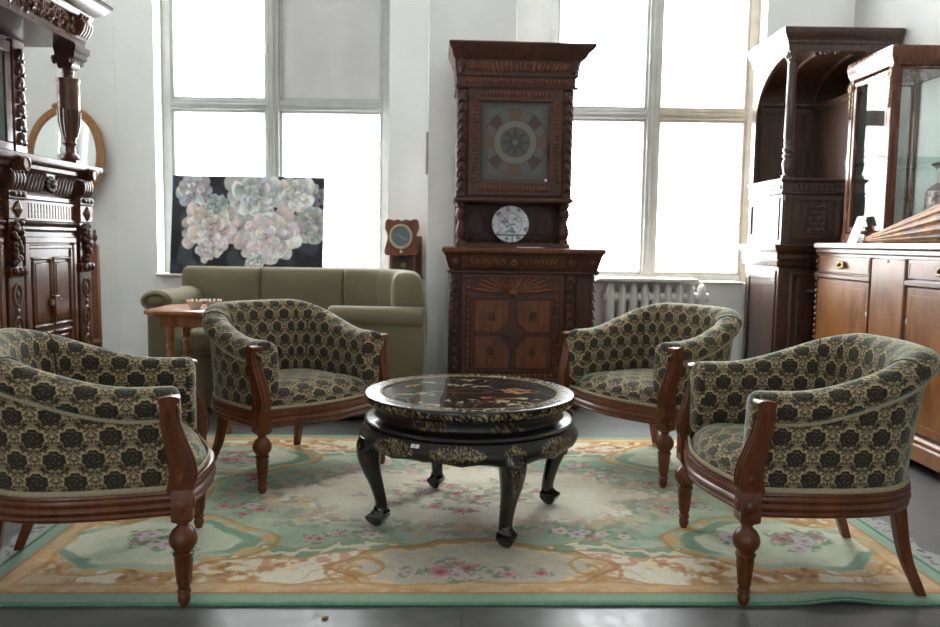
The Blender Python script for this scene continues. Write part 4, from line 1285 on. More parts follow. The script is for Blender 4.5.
    raw('stained_glass', np.stack([X.ravel(), 0*x+V0+.009, Z.ravel()], 1), [tuple(reversed(f)) for f in grid_faces(n1, n2)], M['stain'], d, col=col)
    b = MB(); b.box(gx1-.01, gx1-.002, V0-.012, V0-.002, 1.56, 1.66); b.obj('lock', M['iron'], d, bevel=.002)
    b = MB(); b.box(gx1-.022, gx1-.008, V0+.004, V0+.008, gz0+.008, gz0+.022); b.obj('paper_sticker', M['paper'], d, smooth=False)
    # frieze and cornice, deeper to the right
    b = MB(); b.mould(U0, U1, V0, .2, [(0, 1.99), (.012, 1.995), (.014, 2.005), (.004, 2.012), (.004, 2.062), (.012, 2.068), (.012, 2.08), (.018, 2.16), (.034, 2.18), (.04, 2.205), (.062, 2.24), (.066, 2.258), (.06, 2.264)], l=.8, r=1.9); b.obj('cornice', body, r, angle=30)
    b = MB(); lobes(b, U0+.06, U1-.04, 22, V0-.018, 2.12, .032, .010, fan=1.6); b.obj('carved_frieze', lt, r); b = MB(); lobes(b, U0+.06, U1-.04, 26, V0-.006, 2.037, .016, .006); b.obj('carved_frieze', lt, r)
    for x in (U0+.025, U1-.0):
        b = MB(); b.ell((x, V0-.02, 2.125), (.022, .02, .05), 10, 8); b.ell((x, V0-.03, 2.095), (.016, .014, .016), 8, 6); b.obj('carved_mask_boss', body, r)
oak_cabinet()
def plate():
    V, F = lathe_grid([(.0005, .004), (.01, .004), (.02, .004), (.03, .004), (.04, .004), (.05, .0035), (.06, .0035), (.068, .004), (.074, .007), (.08, .011), (.09, .013), (.10, .015), (.108, .017), (.115, .019), (.117, .0175), (.115, .016), (.08, .007), (.06, 0), (.0005, 0)], 120)
    A = np.array(V); x, y = A[:, 0], A[:, 1]; rr = np.hypot(x, y); th = np.arctan2(y, x)
    col = np.zeros((len(A), 3))+np.array((214, 218, 220.))
    col = over(col, (84, 96, 128), (rr < .062)*(fbm(x*70, y*70, 140, 3) > .56)*.8)
    col = over(col, (88, 98, 128), (rr > .088)*(rr < .112)*(np.abs(((th/(2*PI)*9) % 1)-.5) < .22)*(fbm(x*90, y*90, 141, 2) > .42)*.75)
    col = over(col, (120, 130, 152), (np.abs(rr-.072) < .003)*.6)
    root = empty('china_plate', (.248, 5.128, 1.0495), math.radians(2.5), 'blue and white china plate standing on the carved cupboard shelf', 'plate')
    o = raw('plate_face', [(a, c, z) for a, c, z in V], F, M['china'], root, col=col)
    o.matrix_local = Matrix.Translation((0, 0, .116)) @ Matrix.Rotation(PI/2-.16, 4, 'X')
plate()
p = MB(); p.box(-.085, .085, -.04, .04, 0, .002); p.box(-.08, .06, -.035, .04, .002, .004)
o = p.obj('folded_paper', M['paper'], smooth=False); o.location = (.37, 5.02, 1.0195); o.rotation_euler = (0, 0, .1)
tag(o, 'white folded paper lying on the cupboard counter below the plate', 'paper')

# ------------------------------------------------------------------ monumental sideboard on the left
def sideboard():
    r = empty('carved_sideboard', (-2.2, 3.05, 0), PI/2, 'monumental dark carved sideboard with columned upper tier at the left', 'sideboard')
    m, ml = M['sb'], M['sb_l']
    x0, x1, y0, y1 = -.97, .97, -.31, .33
    b = MB(); b.box(x0, x1, y0+.03, y1, .12, 1.22); b.mould(x0, x1, y0, y1, [(.03, 0), (.03, .08), (.015, .1), (0, .13)]); b.obj('lower_body', m, r, bevel=.004)
    b = MB(); b.mould(x0, x1, y0, y1, [(0, 1.325), (.012, 1.335), (.014, 1.35), (.03, 1.358), (.038, 1.372), (.038, 1.388), (.03, 1.392)], k=0); b.obj('counter', m, r, angle=30)
    b = MB(); b.mould(x0+.03, x1-.03, y0+.03, y1, [(.0, 1.20), (.015, 1.207), (.012, 1.222), (-.006, 1.228), (0, 1.24), (.018, 1.30), (.022, 1.328)], k=0); b.obj('frieze', m, r)
    PX = (-.87, -.29, .29, .89)
    bays = [(a+.065, c-.065) for a, c in zip(PX, PX[1:])]
    for a, c in bays:
        gb = [MB(), MB()]
        n = 15
        for k in range(n):
            t = (k+.5)/n; x = a+.02+(c-a-.04)*t
            if abs(t-.5) < .12: continue
            b = gb[t > .5]
            b.tube([(x-.006, y0+.028, 1.243), (x-.004, y0+.018, 1.27), (x, y0+.012, 1.305), (x+.006, y0+.005, 1.318), (x+.013, y0+.012, 1.308)], .0085, 6)
        for b in gb: b.obj('carved_gadroon', m, r)
        b = MB(); cx = (a+c)/2
        for k in range(9):
            t = 2*PI*k/9; b.ell((cx+.033*math.cos(t), y0+.008, 1.278+.026*math.sin(t)), (.016, .012, .013), 7, 5)
        b.ell((cx, y0+.002, 1.278), (.022, .018, .020), 8, 6); b.obj('carved_mask', m, r)
        # pierced lattice band
        b = MB(); b.box(a, c, y0+.012, y0+.032, 1.115, 1.126); b.box(a, c, y0+.012, y0+.032, 1.188, 1.20)
        for k in range(18):
            x = a+.01+(c-a-.02)*(k+.5)/18; b.box(x-.0085, x+.0085, y0+.016, y0+.032, 1.126, 1.188)
        for z in (1.145, 1.165): b.box(a, c, y0+.018, y0+.03, z-.005, z+.005)
        b.obj('lattice_band', ml, r)
        # door with stepped moulding and two tall panels
        b = MB(); b.box(a, c, y0+.02, y0+.035, .14, 1.1); b.mould(a, c, y0+.02, y0+.06, [(0, 1.065), (.012, 1.075), (.006, 1.09), (.02, 1.108), (.0, 1.114)], l=0, r=0, k=0); d = b.obj('door', m, r, bevel=.003)
        b = MB(); frame(b, a+.012, c-.012, .16, 1.045, .03, y0+.008, y0+.022); frame(b, a+.042, c-.042, .19, 1.01, .02, y0+.013, y0+.022); b.obj('door_moulding', ml, d, bevel=.006)
        for s in (-1, 1):
            b = MB(); xm = cx+s*(c-a-.125)/4
            w = (c-a-.15)/4
            frame(b, xm-w, xm+w, .64, .955, .014, y0+.006, y0+.022); b.box(xm-w+.022, xm+w-.022, y0+.010, y0+.022, .665, .93)
            frame(b, xm-w, xm+w, .22, .62, .014, y0+.006, y0+.022); b.box(xm-w+.022, xm+w-.022, y0+.010, y0+.022, .245, .595)
            b.obj('door_panel', ml, d, bevel=.007)
        b = MB(); b.box(cx-.05, cx+.05, y0-.006, y0+.022, .735, .765); b.box(cx-.022, cx+.022, y0-.012, y0+.022, .69, .78); b.obj('stepped_boss', ml, d, bevel=.005)
    for x in PX:
        b = MB(); w = .058
        b.box(x-w, x+w, y0+.005, y0+.035, .13, .88); p = b.obj('pilaster', m, r, bevel=.004)
        b = MB()                                        # strapwork
        for z in (.80, .66, .52, .38, .24):
            b.tube([(x+.03*math.cos(t), y0+.003, z+.045*math.sin(t)) for t in [2*PI*k/18 for k in range(18)]], .006, 6, closed=True)
            b.ell((x, y0+.004, z-.07), (.012, .008, .014), 6, 5); b.ell((x, y0+.004, z), (.010, .008, .018), 6, 5)
        b.obj('strapwork', ml, p)
        b = MB(); b.mould(x-w, x+w, y0+.0, y0+.05, [(.004, .875), (.008, .885), (.008, .915), (0, .92)], k=0)
        for k in (-1, 0, 1): b.ell((x+k*.034, y0-.012, .9), (.014, .012, .017), 8, 6)
        b.box(x-w*.8, x+w*.8, y0+.005, y0+.05, .92, 1.13); b.obj('knob_band', m, p)
        b = MB()
        rn = random.Random(int(x*100)+3)
        for k in range(24):
            z = .93+.17*k/23; b.ell((x+rn.uniform(-.032, .032), y0-.004, z), (.015, .016, .014), 7, 5)
        b.obj('fruit_drop', m, p)
        b = MB(); b.mould(x-w, x+w, y0-.004, y0+.05, [(.0, 1.115), (.004, 1.12), (.004, 1.195), (.0, 1.2)], k=0); b.rings([[(x+q*u, y0-.008-o, 1.158+s_*u) for q, s_ in ((-1, 0), (0, -1), (1, 0), (0, 1))] for u, o in ((.036, 0), (.034, .006), (.004, .016))]); b.obj('diamond_block', ml, p, angle=20)
        b = MB(); b.mould(x-w, x+w, y0-.004, y0+.05, [(.006, 1.2), (.008, 1.206), (.008, 1.232), (.0, 1.238)], k=0)
        for k in (-1, 0, 1): b.ell((x+k*.034, y0-.016, 1.219), (.014, .010, .012), 8, 6)
        b.prism([(y0+.04, 1.238), (y0-.0, 1.238), (y0-.012, 1.262), (y0-.016, 1.29), (y0-.006, 1.315), (y0+.04, 1.325)], x-w*.85, x+w*.85, 'x')
        for k in range(4): b.tube([(x-.036+k*.024, y0-.002, 1.242), (x-.036+k*.024, y0-.015, 1.266), (x-.036+k*.024, y0-.019, 1.292), (x-.036+k*.024, y0-.010, 1.316)], .0075, 6)
        b.obj('scroll_bracket', m, p)
        b = MB(); b.tube([(x, y0+.02, 1.345), (x, y0-.052, 1.345)], .023, 12)
        for k in range(4): b.tube([(x+.026*math.cos(t), y0-.052+k*.014, 1.345+.026*math.sin(t)) for t in [2*PI*q/14 for q in range(14)]], .005, 5, closed=True)
        b.obj('reeded_roll', ml, p)
    # upper tier: recessed cupboard, corner columns, heavy carved cornice
    u0, u1, v0 = -.72, .765, -.10
    b = MB(); b.box(u0, u1, v0+.02, y1, 1.392, 1.95); b.obj('upper_body', m, r, bevel=.003)
    for x in (u0+.05, u1-.05):
        b = MB(); b.box(x-.05, x+.05, v0-.008, v0+.022, 1.40, 1.94); p = b.obj('stile', ml, r, bevel=.004)
        b = MB(); drop_carving(b, x, v0-.012, 1.46, 1.9, .07); b.obj('carved_drop', m, p)
    for a, c in ((u0+.11, -.24), (-.23, .23), (.24, u1-.11)):
        b = MB(); frame(b, a, c, 1.42, 1.92, .05, v0-.005, v0+.02); d = b.obj('glazed_door', m, r, bevel=.004)
        MB().box(a+.05, c-.05, v0+.004, v0+.008, 1.47, 1.87).obj('pane', M['green_glass'], d, smooth=False)
    for x in (-.80, .85):
        y = -.265
        b = MB(); b.box(x-.055, x+.055, y-.055, y+.055, 1.392, 1.41); b.obj('column_plinth', m, r, bevel=.003)
        MB().lathe([(q_*.88, z_) for q_, z_ in [(.046, 1.41), (.05, 1.422), (.044, 1.434), (.030, 1.445), (.027, 1.47), (.031, 1.485), (.038, 1.492), (.032, 1.50), (.036, 1.52), (.052, 1.60), (.056, 1.655), (.055, 1.70), (.057, 1.705), (.056, 1.76), (.055, 1.775), (.060, 1.785), (.060, 1.795), (.030, 1.80), (.027, 1.815), (.032, 1.822), (.028, 1.83), (.030, 1.85)]], (x, y, 0), 24).obj('column', ml, r)
        b = MB()
        for k in range(14):
            t = 2*PI*k/14; b.tube([(x+(.032)*math.cos(t), y+.032*math.sin(t), 1.52), (x+.045*math.cos(t), y+.045*math.sin(t), 1.585), (x+.049*math.cos(t), y+.049*math.sin(t), 1.65)], [.004, .007, .005], 5)
        b.obj('fluting', ml, r)
        b = MB(); b.mould(x-.03, x+.03, y-.03, y+.03, [(0, 1.84), (.012, 1.855), (.02, 1.88), (.034, 1.89), (.034, 1.91), (.044, 1.92), (.044, 1.947)])
        for sx in (-1, 1):
            for sy in (-1, 1): b.tube([(x+sx*.043+.013*math.cos(t), y+sy*.043, 1.878+.013*math.sin(t)) for t in [2*PI*k/12 for k in range(12)]], .008, 6, closed=True)
        b.obj('capital', m, r)
    b = MB(); b.box(-.86, .86, -.345, y1, 1.945, 1.965); b.mould(-.86, .86, -.34, y1, [(0, 1.96), (.006, 1.964), (.006, 1.978), (-.004, 1.983), (.0, 2.058), (.02, 2.064), (.03, 2.074), (.036, 2.09), (.066, 2.105), (.085, 2.13), (.09, 2.14), (.10, 2.145), (.10, 2.158)], k=0); b.obj('cornice', M['sb'], r, angle=28)
    rn = random.Random(4); b = MB()
    for k in range(150):                                  # scrolling foliage on the frieze
        x = -.8+1.57*(k+.5)/150; z = 2.02+rn.choice((-.024, 0, .022))+rn.uniform(-.004, .004)
        a = rn.uniform(0, 6.3); q = rn.uniform(.010, .017)
        b.tube([(x+q*math.cos(a+t), -.346, z+q*1.2*math.sin(a+t)) for t in [k2*.55 for k2 in range(8)]], [.0085-.0007*k2 for k2 in range(8)], 5)
    b.obj('carved_foliage', M['sb_l'], r)
    for x in (-.80, .81):
        b = MB(); b.prism([(-.30, 1.972), (-.355, 1.977), (-.372, 2.0), (-.382, 2.03), (-.37, 2.06), (-.30, 2.065)], x-.05, x+.05, 'x')
        for k in range(4): b.tube([(x-.036+k*.024, -.358, 1.98), (x-.036+k*.024, -.377, 2.005), (x-.036+k*.024, -.386, 2.033), (x-.036+k*.024, -.372, 2.057)], .008, 6)
        for k in (-1, 0, 1): b.ell((x+k*.03, -.365, 2.075), (.014, .014, .013), 8, 6)
        b.obj('scroll_bracket', M['sb_l'], r)
M['green_glass'] = plain('greenish_cabinet_glass', (120, 140, 132), .06, noise=.1, coat=.6)
sideboard()

# oval mirror on the back wall, tall chair beside the sideboard
def mirror():
    r = empty('oval_mirror', (-2.825, 5.628, 1.60), 0, 'oval wall mirror in a plain oak frame behind the carved sideboard', 'mirror')
    a, c = .245, .325
    b = MB(); n = 64; rs = []
    prof = [(-.026, .0), (-.028, -.012), (-.02, -.024), (0, -.028), (.02, -.024), (.03, -.010), (.03, 0)]
    for k in range(n+1):
        t = 2*PI*k/n; rs.append([((a+o)*math.cos(t), y, (c+o)*math.sin(t)) for o, y in prof])
    b.rings(rs, cap=False); b.obj('frame', M['mirror_wood'], r)
    b = MB(); b.rings([[((a-.02)*s*math.cos(2*PI*k/n), y, (c-.02)*s*math.sin(2*PI*k/n)) for k in range(n)] for s, y in ((1, -.004), (1, -.010))]); b.obj('mirror_glass', M['mirror'], r, smooth=False)
    b = MB(); b.prism([(-.095, c+.012), (-.09, c+.035), (-.06, c+.045), (0, c+.052), (.06, c+.045), (.09, c+.035), (.095, c+.012), (.0, c+.022)], -.026, 0); b.obj('crest', M['mirror_wood'], r, bevel=.004)
    b = MB()
    for s in (-1, 1): b.ell((s*(a+.034), -.012, -.12), (.012, .010, .014), 8, 6)
    b.obj('side_boss', M['mirror_wood'], r)
    r.rotation_euler = (math.radians(-6), 0, 0)
mirror()
def hall_chair():
    r = empty('tall_chair', (-2.365, 4.42, 0), 0, 'tall plain oak chair with finial posts, half hidden behind the sideboard end', 'chair')
    w = .205
    for s in (-1, 1):
        b = MB(); b.rings([[(s*w+q*a, .19+q*c, z) for a, c in ((-1, -1), (1, -1), (1, 1), (-1, 1))] for q, z in ((.016, 0), (.019, .42), (.019, 1.0), (.012, 1.012))])
        b.lathe([(.010, 1.008), (.007, 1.02), (.015, 1.034), (.017, 1.045), (.012, 1.06), (.006, 1.066), (.009, 1.075), (.004, 1.09)], (s*w, .19, 0), 14); b.obj('back_post', M['post'], r, bevel=.003)
        MB().lathe([(.016, 0), (.02, .02), (.015, .05), (.02, .2), (.022, .3), (.02, .42)], (s*w, -.19, 0), 14).obj('front_leg', M['post'], r)
    MB().box(-w+.015, w-.015, .18, .2, .74, .98).obj('back_panel', M['sb'], r, bevel=.003)
    MB().box(-w+.015, w-.015, .18, .2, .60, .635).obj('back_rail', M['post'], r, bevel=.003)
    b = MB(); b.mould(-w-.02, w+.02, -.215, .19, [(0, .42), (.006, .43), (.006, .452), (0, .46)], k=0); b.obj('seat', M['post'], r)
    b = MB()
    for s in (-1, 1): b.tube([(s*w, -.19, .2), (s*w, .19, .2)], .012, 8)
    b.tube([(-w, 0, .2), (w, 0, .2)], .012, 8); b.obj('stretcher', M['post'], r)
hall_chair()

# ------------------------------------------------------------------ canopied hall stall on the right
def hall_stall():
    X0, X1, Y0, Y1 = 1.93, 2.612, 5.03, 5.65
    r = empty('canopied_hall_stall', (2.285, 5.34, 0), 0, 'dark oak canopied hall cabinet with columns beside the right window', 'hall cabinet')
    ox, oy = 2.285, 5.34; m = M['niche']
    a, c, f, k = X0-ox, X1-ox, Y0-oy, Y1-oy
    b = MB(); b.box(a+.01, c, f+.02, k, .1, .93); b.mould(a, c, f, k, [(.012, 0), (.012, .07), (0, .1)], r=0, k=0); b.obj('base', m, r, bevel=.004)
    b = MB(); b.mould(a, c, f, k, [(0, .92), (.012, .93), (.02, .955), (.008, .962), (.022, .975), (.022, 1.0), (.012, 1.006), (.03, 1.022), (.045, 1.05), (.045, 1.062), (.03, 1.066)], r=0, k=0); b.obj('ledge', m, r, angle=30)
    b = MB(); b.box(a+.015, c, f+.025, k, 1.066, 1.46); b.mould(a+.012, c, f+.02, k, [(.0, 1.375), (.014, 1.385), (.004, 1.395), (.004, 1.452), (.018, 1.462), (.018, 1.474), (.006, 1.478)], r=0, k=0); b.obj('mid_body', m, r, bevel=.003)
    d = .435                                             # right edge of the bay
    # front panels
    b = MB(); b.box(a+.075, a+d-.05, f+.008, f+.03, 1.085, 1.37); frame(b, a+.09, a+d-.065, 1.10, 1.355, .02, f, f+.012); frame(b, a+.15, a+d-.125, 1.13, 1.325, .012, f+.001, f+.012); p = b.obj('front_panel', m, r, bevel=.004)
    b = MB()
    for q in range(4):
        for s in range(5):
            b.ell((a+.185+q*.028, f+.004, 1.155+s*.036), (.011, .010, .014), 7, 5, Matrix.Rotation(.6*(-1)**(q+s), 3, 'Y'))
    b.obj('carved_square', m, p)
    b = MB()
    for q in range(9): b.tube([(a+.10+q*.032+.015*math.cos(t), f+.012, 1.424+.018*math.sin(t)) for t in [s*.7 for s in range(8)]], .006, 5)
    b.obj('carved_scroll', m, r)
    for x in (a+.04, a+d-.01):
        b = MB(); b.box(x-.032, x+.032, f+.004, f+.03, 1.075, 1.37); b.box(x-.034, x+.034, f+.012, f+.03, .11, .92)
        for s in (-.016, 0, .016): b.tube([(x+s, f+.003, 1.09), (x+s, f+.003, 1.30)], .006, 6)
        for s in (-.016, 0, .016): b.tube([(x+s, f+.000, 1.33), (x+s, f-.006, 1.35), (x+s, f+.002, 1.37)], .009, 6)
        b.obj('pilaster', m, r, bevel=.003)
    b = MB(); b.box(a+.08, a+d-.05, f+.01, f+.03, .14, .90); frame(b, a+.085, a+d-.055, .15, .89, .022, f+.002, f+.014); b.box(a+.13, a+d-.10, f+.006, f+.014, .2, .72); b.box(a+.13, a+d-.10, f+.006, f+.014, .75, .86); p = b.obj('lower_door', m, r, bevel=.005)
    b = MB(); b.ell((a+.235, f-.004, .775), (.055, .014, .014), 8, 6); b.obj('carved_handle', m, p)
    # left side panels
    b = MB(); frame(b, f+.05, k-.03, .13, .9, .06, a+.0, a+.012)
    for v in b.b.verts: v.co = Vector((v.co.y, v.co.x, v.co.z))
    b.obj('side_frame', m, r, bevel=.004)
    b = MB(); frame(b, f+.05, k-.03, 1.09, 1.36, .04, a+.004, a+.017)
    for v in b.b.verts: v.co = Vector((v.co.y, v.co.x, v.co.z))
    b.obj('side_frame', m, r, bevel=.004)
    b = MB()
    for q in range(13): b.ell((a+.006, f+.05+q*.044, 1.424), (.008, .018, .018), 7, 5)
    b.obj('carved_scroll', m, r)
    # niche: back boards, divider, arched side, canopy with cove
    b = MB(); b.box(a+.02, c, k-.03, k, 1.47, 2.04); b.mould(a+.02, c, k-.04, k, [(0, 2.0), (.012, 2.012), (.012, 2.03), (.02, 2.04)], l=0, r=0, k=0)
    for x0, x1 in ((a+.05, a+.235), (a+.25, a+.40), (a+.46, c-.03)): frame(b, x0, x1, 1.50, 1.99, .03, k-.044, k-.028)
    b.obj('back_panel', m, r, bevel=.003)
    b = MB(); b.box(a+d-.005, a+d+.02, f+.04, k-.03, 1.47, 1.98); b.mould(a+d-.005, a+d+.02, f+.03, k-.03, [(0, 1.96), (.012, 1.975), (.012, 1.99), (.024, 2.005), (.024, 2.012)], k=0); b.obj('divider_panel', m, r, bevel=.003)
    MB().lathe([(.030, 1.478), (.034, 1.495), (.022, 1.51), (.028, 1.54), (.034, 1.58), (.026, 1.62), (.020, 1.64), (.028, 1.65), (.022, 1.67), (.020, 1.95), (.028, 1.96)], (a+d, f+.045, 0), 18).obj('half_column', m, r)
    arc = [(k-.07, 1.478), (k-.07, 1.92)]
    for q in range(1, 13):
        t = PI/2*q/12; arc.append((k-.07-(k-.07-f-.03)*math.sin(t)**1.0*(1-0), 1.92+.37*(1-math.cos(t))**.75 if False else 1.92+.37*math.sin(t)**.9 if False else 1.92+.37*math.sin(t)))
    arc = [(k-.07, 1.478), (k-.07, 1.90)]+[(k-.07-(k-.07-f-.055)*(1-math.cos(PI/2*q/12)), 1.90+.335*math.sin(PI/2*q/12)) for q in range(1, 13)]
    poly = arc+[(f+.0, 2.24), (f+.0, 2.285), (k, 2.285), (k, 1.478)]
    b = MB(); b.prism(poly, a+.008, a+.034, 'x'); b.obj('arched_side', m, r, bevel=.003)
    b = MB()                                             # cove from the back boards up to the front
    cv = [(k-.03-(k-.03-f-.06)*(1-math.cos(PI/2*q/14)), 2.04+.21*math.sin(PI/2*q/14)) for q in range(15)]
    b.prism(cv+[(f+.06, 2.283), (k-.002, 2.283), (k-.002, 2.04)], a+.035, c, 'x'); b.obj('cove', m, r, angle=60)
    b = MB()
    for x in (a+.2, a+.42, a+.62): b.tube([(x, y-.004, z-.004) for y, z in cv], .014, 8)
    b.obj('cove_rib', m, r)
    b = MB(); b.mould(a, c, f, k, [(.0, 2.25), (.004, 2.285), (.012, 2.295), (.014, 2.31), (.03, 2.325), (.042, 2.35), (.046, 2.37), (.046, 2.38), (.038, 2.384)], r=0, k=0); b.obj('cornice', m, r, angle=30)
    b = MB()
    for x in (a+.21, a+.24, a+.30, a+.50, a+.53): b.ell((x, f+.01, 2.243), (.018, .014, .014), 8, 6)
    b.obj('carved_pendant', m, r)
    MB().lathe([(.034, 1.478), (.036, 1.495), (.024, 1.505), (.030, 1.53), (.036, 1.57), (.026, 1.60), (.034, 1.61), (.034, 1.622), (.026, 1.632), (.034, 1.645), (.034, 1.66), (.026, 1.672), (.030, 1.70), (.026, 1.715), (.031, 1.725), (.027, 2.165), (.026, 2.185), (.034, 2.192), (.030, 2.20), (.044, 2.23), (.046, 2.252)], (a+.045, f+.045, 0), 22).obj('column', m, r)
    b = MB()
    for q in range(6):
        t = 2*PI*q/6; b.ell((a+.045+.036*math.cos(t), f+.045+.036*math.sin(t), 2.222), (.012, .012, .018), 7, 5)
    b.obj('capital', m, r)
hall_stall()

# ------------------------------------------------------------------ marble-topped buffet, right
def buffet():
    r = empty('buffet_cabinet', (2.345, 4.04, 0), -PI/2, 'long brown veneered buffet with pale marble top along the right wall', 'buffet')
    m, e = M['buffet'], M['buffet_d']
    x0, x1, y0, y1 = -.825, .825, -.245, .27
    b = MB(); b.box(x0, x1, y0+.012, y1, .10, 1.045); b.obj('carcass', e, r, bevel=.004)
    b = MB(); b.mould(x0, x1, y0+.005, y1, [(.0, .055), (.010, .06), (.010, .13), (.004, .14), (.012, .148), (.012, .16), (0, .17)], k=0); b.obj('plinth', m, r, angle=30)
    for x in (x0+.06, x1-.06):
        for y in (y0+.06, y1-.06): MB().lathe([(.02, 0), (.03, .01), (.03, .04), (.022, .058)], (x, y, 0), 14).obj('foot', e, r)
    b = MB(); b.mould(x0, x1, y0, y1, [(0, 1.045), (.012, 1.046), (.016, 1.05), (.016, 1.07), (.012, 1.075)], k=0); b.obj('marble_top', M['marble'], r)
    b = MB(); b.mould(x0, x1, y0, y1, [(0, 1.0), (0, 1.012), (.007, 1.02), (.007, 1.034), (0, 1.044)], k=0); b.obj('top_moulding', e, r)
    b = MB(); b.mould(x0, -.162, y0-.001, y0+.02, [(0, .868), (.009, .876), (.009, .893), (.002, .90)], r=0, k=0); b.obj('drawer_rail', e, r); b = MB(); b.mould(.185, x1, y0-.001, y0+.02, [(0, .868), (.009, .876), (.009, .893), (.002, .90)], l=0, k=0); b.obj('drawer_rail', e, r)
    for a, c in ((x0+.03, -.175), (.195, x1-.03)):
        d = MB().box(a, c, y0-.002, y0+.02, .905, .998).obj('drawer', m, r, bevel=.004)
        b = MB(); frame(b, a+.01, c-.01, .915, .988, .006, y0-.004, y0); b.obj('inlay_line', e, d)
        b = MB(); cx = (a+c)/2
        for q in range(7):
            t = PI*q/6; b.ell((cx+.036*math.cos(t), y0-.012, .945+.020*math.sin(t)), (.013, .009, .010), 8, 6)
        b.tube([(cx-.045, y0-.006, .942), (cx-.03, y0-.02, .936), (cx, y0-.024, .934), (cx+.03, y0-.02, .936), (cx+.045, y0-.006, .942)], .006, 6); b.box(cx-.05, cx+.05, y0-.008, y0, .94, .95); b.obj('cup_handle', M['brass'], d)
        d = MB().box(a, c, y0, y0+.02, .19, .865).obj('door', m, r, bevel=.004)
        b = MB(); frame(b, a+.035, c-.035, .225, .83, .006, y0-.0015, y0+.002); b.obj('inlay_line', M['pine'], d)
        b = MB(); q = c-.012 if a < 0 else a+.012; b.ell((q, y0-.001, .70), (.006, .004, .014), 8, 6); b.obj('ivory_keyhole', M['marble'], d)
    d = MB().box(-.150, .170, y0-.004, y0+.02, .19, .995).obj('centre_panel', m, r, bevel=.004)
    b = MB(); b.ell((.01, y0-.006, .985), (.008, .004, .008), 8, 6); b.obj('ivory_keyhole', M['marble'], d)
    for x in (-.162, .183):
        b = MB(); b.tube([(x, y0+.002, .19), (x, y0+.002, 1.0)], .011, 8); b.obj('bead', e, r)
    b = MB()
    for q in range(14): b.ell((x0-.004, y0+.015, .50+q*.036), (.012, .016, .018), 7, 5)
    b.obj('corner_carving', e, r)
buffet()

def vitrine():
    X0, X1, Y0, Y1, Z0, Z1 = 2.185, 2.59, 4.265, 4.74, 1.0755, 2.105
    r = empty('glass_vitrine', ((X0+X1)/2, (Y0+Y1)/2, Z0), 0, 'mahogany glass display case standing on the marble topped buffet', 'display case')
    ox, oy = (X0+X1)/2, (Y0+Y1)/2; a, c, f, k, H = X0-ox, X1-ox, Y0-oy, Y1-oy, Z1-Z0; m = M['mahog']
    b = MB(); b.mould(a, c, f, k, [(0, 0), (.004, .01), (.004, .05), (-.004, .06)]); b.obj('base', m, r)
    b = MB(); b.mould(a, c, f, k, [(-.01, H-.105), (.0, H-.10), (.004, H-.085), (.012, H-.075), (.02, H-.05), (.022, H-.02), (.016, H-.004), (.0, H)]); b.obj('top', m, r, angle=30)
    w = .042
    for x in (a, c-w):
        for y in (f, k-w): MB().box(x, x+w, y, y+w, .055, H-.10).obj('corner_post', m, r, bevel=.006)
    # door on the room side, fixed glass elsewhere
    b = MB(); frame(b, f+w+.003, k-w-.003, .065, H-.115, .028, a+.004, a+.022)
    for v in b.b.verts: v.co = Vector((v.co.y, v.co.x, v.co.z))
    d = b.obj('door', M['mahog'], r, bevel=.004)
    MB().box(a+.012, a+.016, f+w+.028, k-w-.028, .09, H-.14).obj('pane', M['cab_glass'], d, smooth=False)
    b = MB(); b.tube([(a-.02, f+w+.018, .46), (a+.006, f+w+.018, .46)], .003, 6); b.tube([(a-.03+.008*math.cos(t), f+w+.018, .46+.008*math.sin(t)) for t in [2*PI*q/10 for q in range(10)]], .002, 5, closed=True); b.obj('key', M['iron'], d)
    for nm, y0_ in (('front', f), ('rear', k-.016)):
        b = MB(); frame(b, a+w, c-w, .06, H-.11, .012, y0_+.006, y0_+.02); fr = b.obj('glazing_frame', m, r, bevel=.003)
        MB().box(a+w+.010, c-w-.010, y0_+.011, y0_+.015, .07, H-.12).obj('pane', M['cab_glass'], fr, smooth=False)
    MB().box(c-.02, c-.012, f+w, k-w, .06, H-.11).obj('back_panel', M['wall_paint'], r, smooth=False)
    MB().box(a+.03, c-.03, f+.03, k-.03, .452, .459).obj('glass_shelf', M['shelf_glass'], r, smooth=False)
    b = MB()
    for x in (a+.03, c-.03):
        for y in (f+.05, k-.05): b.tube([(x-.012, y, .447), (x+.012, y, .447)], .005, 6)
    b.obj('shelf_pin', M['iron'], r)
    for y in (f+.012, k-.02):
        b = MB()
        for q in range(7): b.ell((a-.001, y+.008, H-.125-q*.03), (.008, .016-.0014*q, .017), 8, 6)
        b.ell((a-.002, y-.004, H-.14), (.010, .012, .022), 8, 6); b.ell((a-.002, y+.022, H-.14), (.010, .012, .022), 8, 6)
        b.obj('gilt_mount', M['gilt'], r)
M['shelf_glass'] = glass_mat('shelf_glass', (.80, .93, .90), .12)
vitrine()

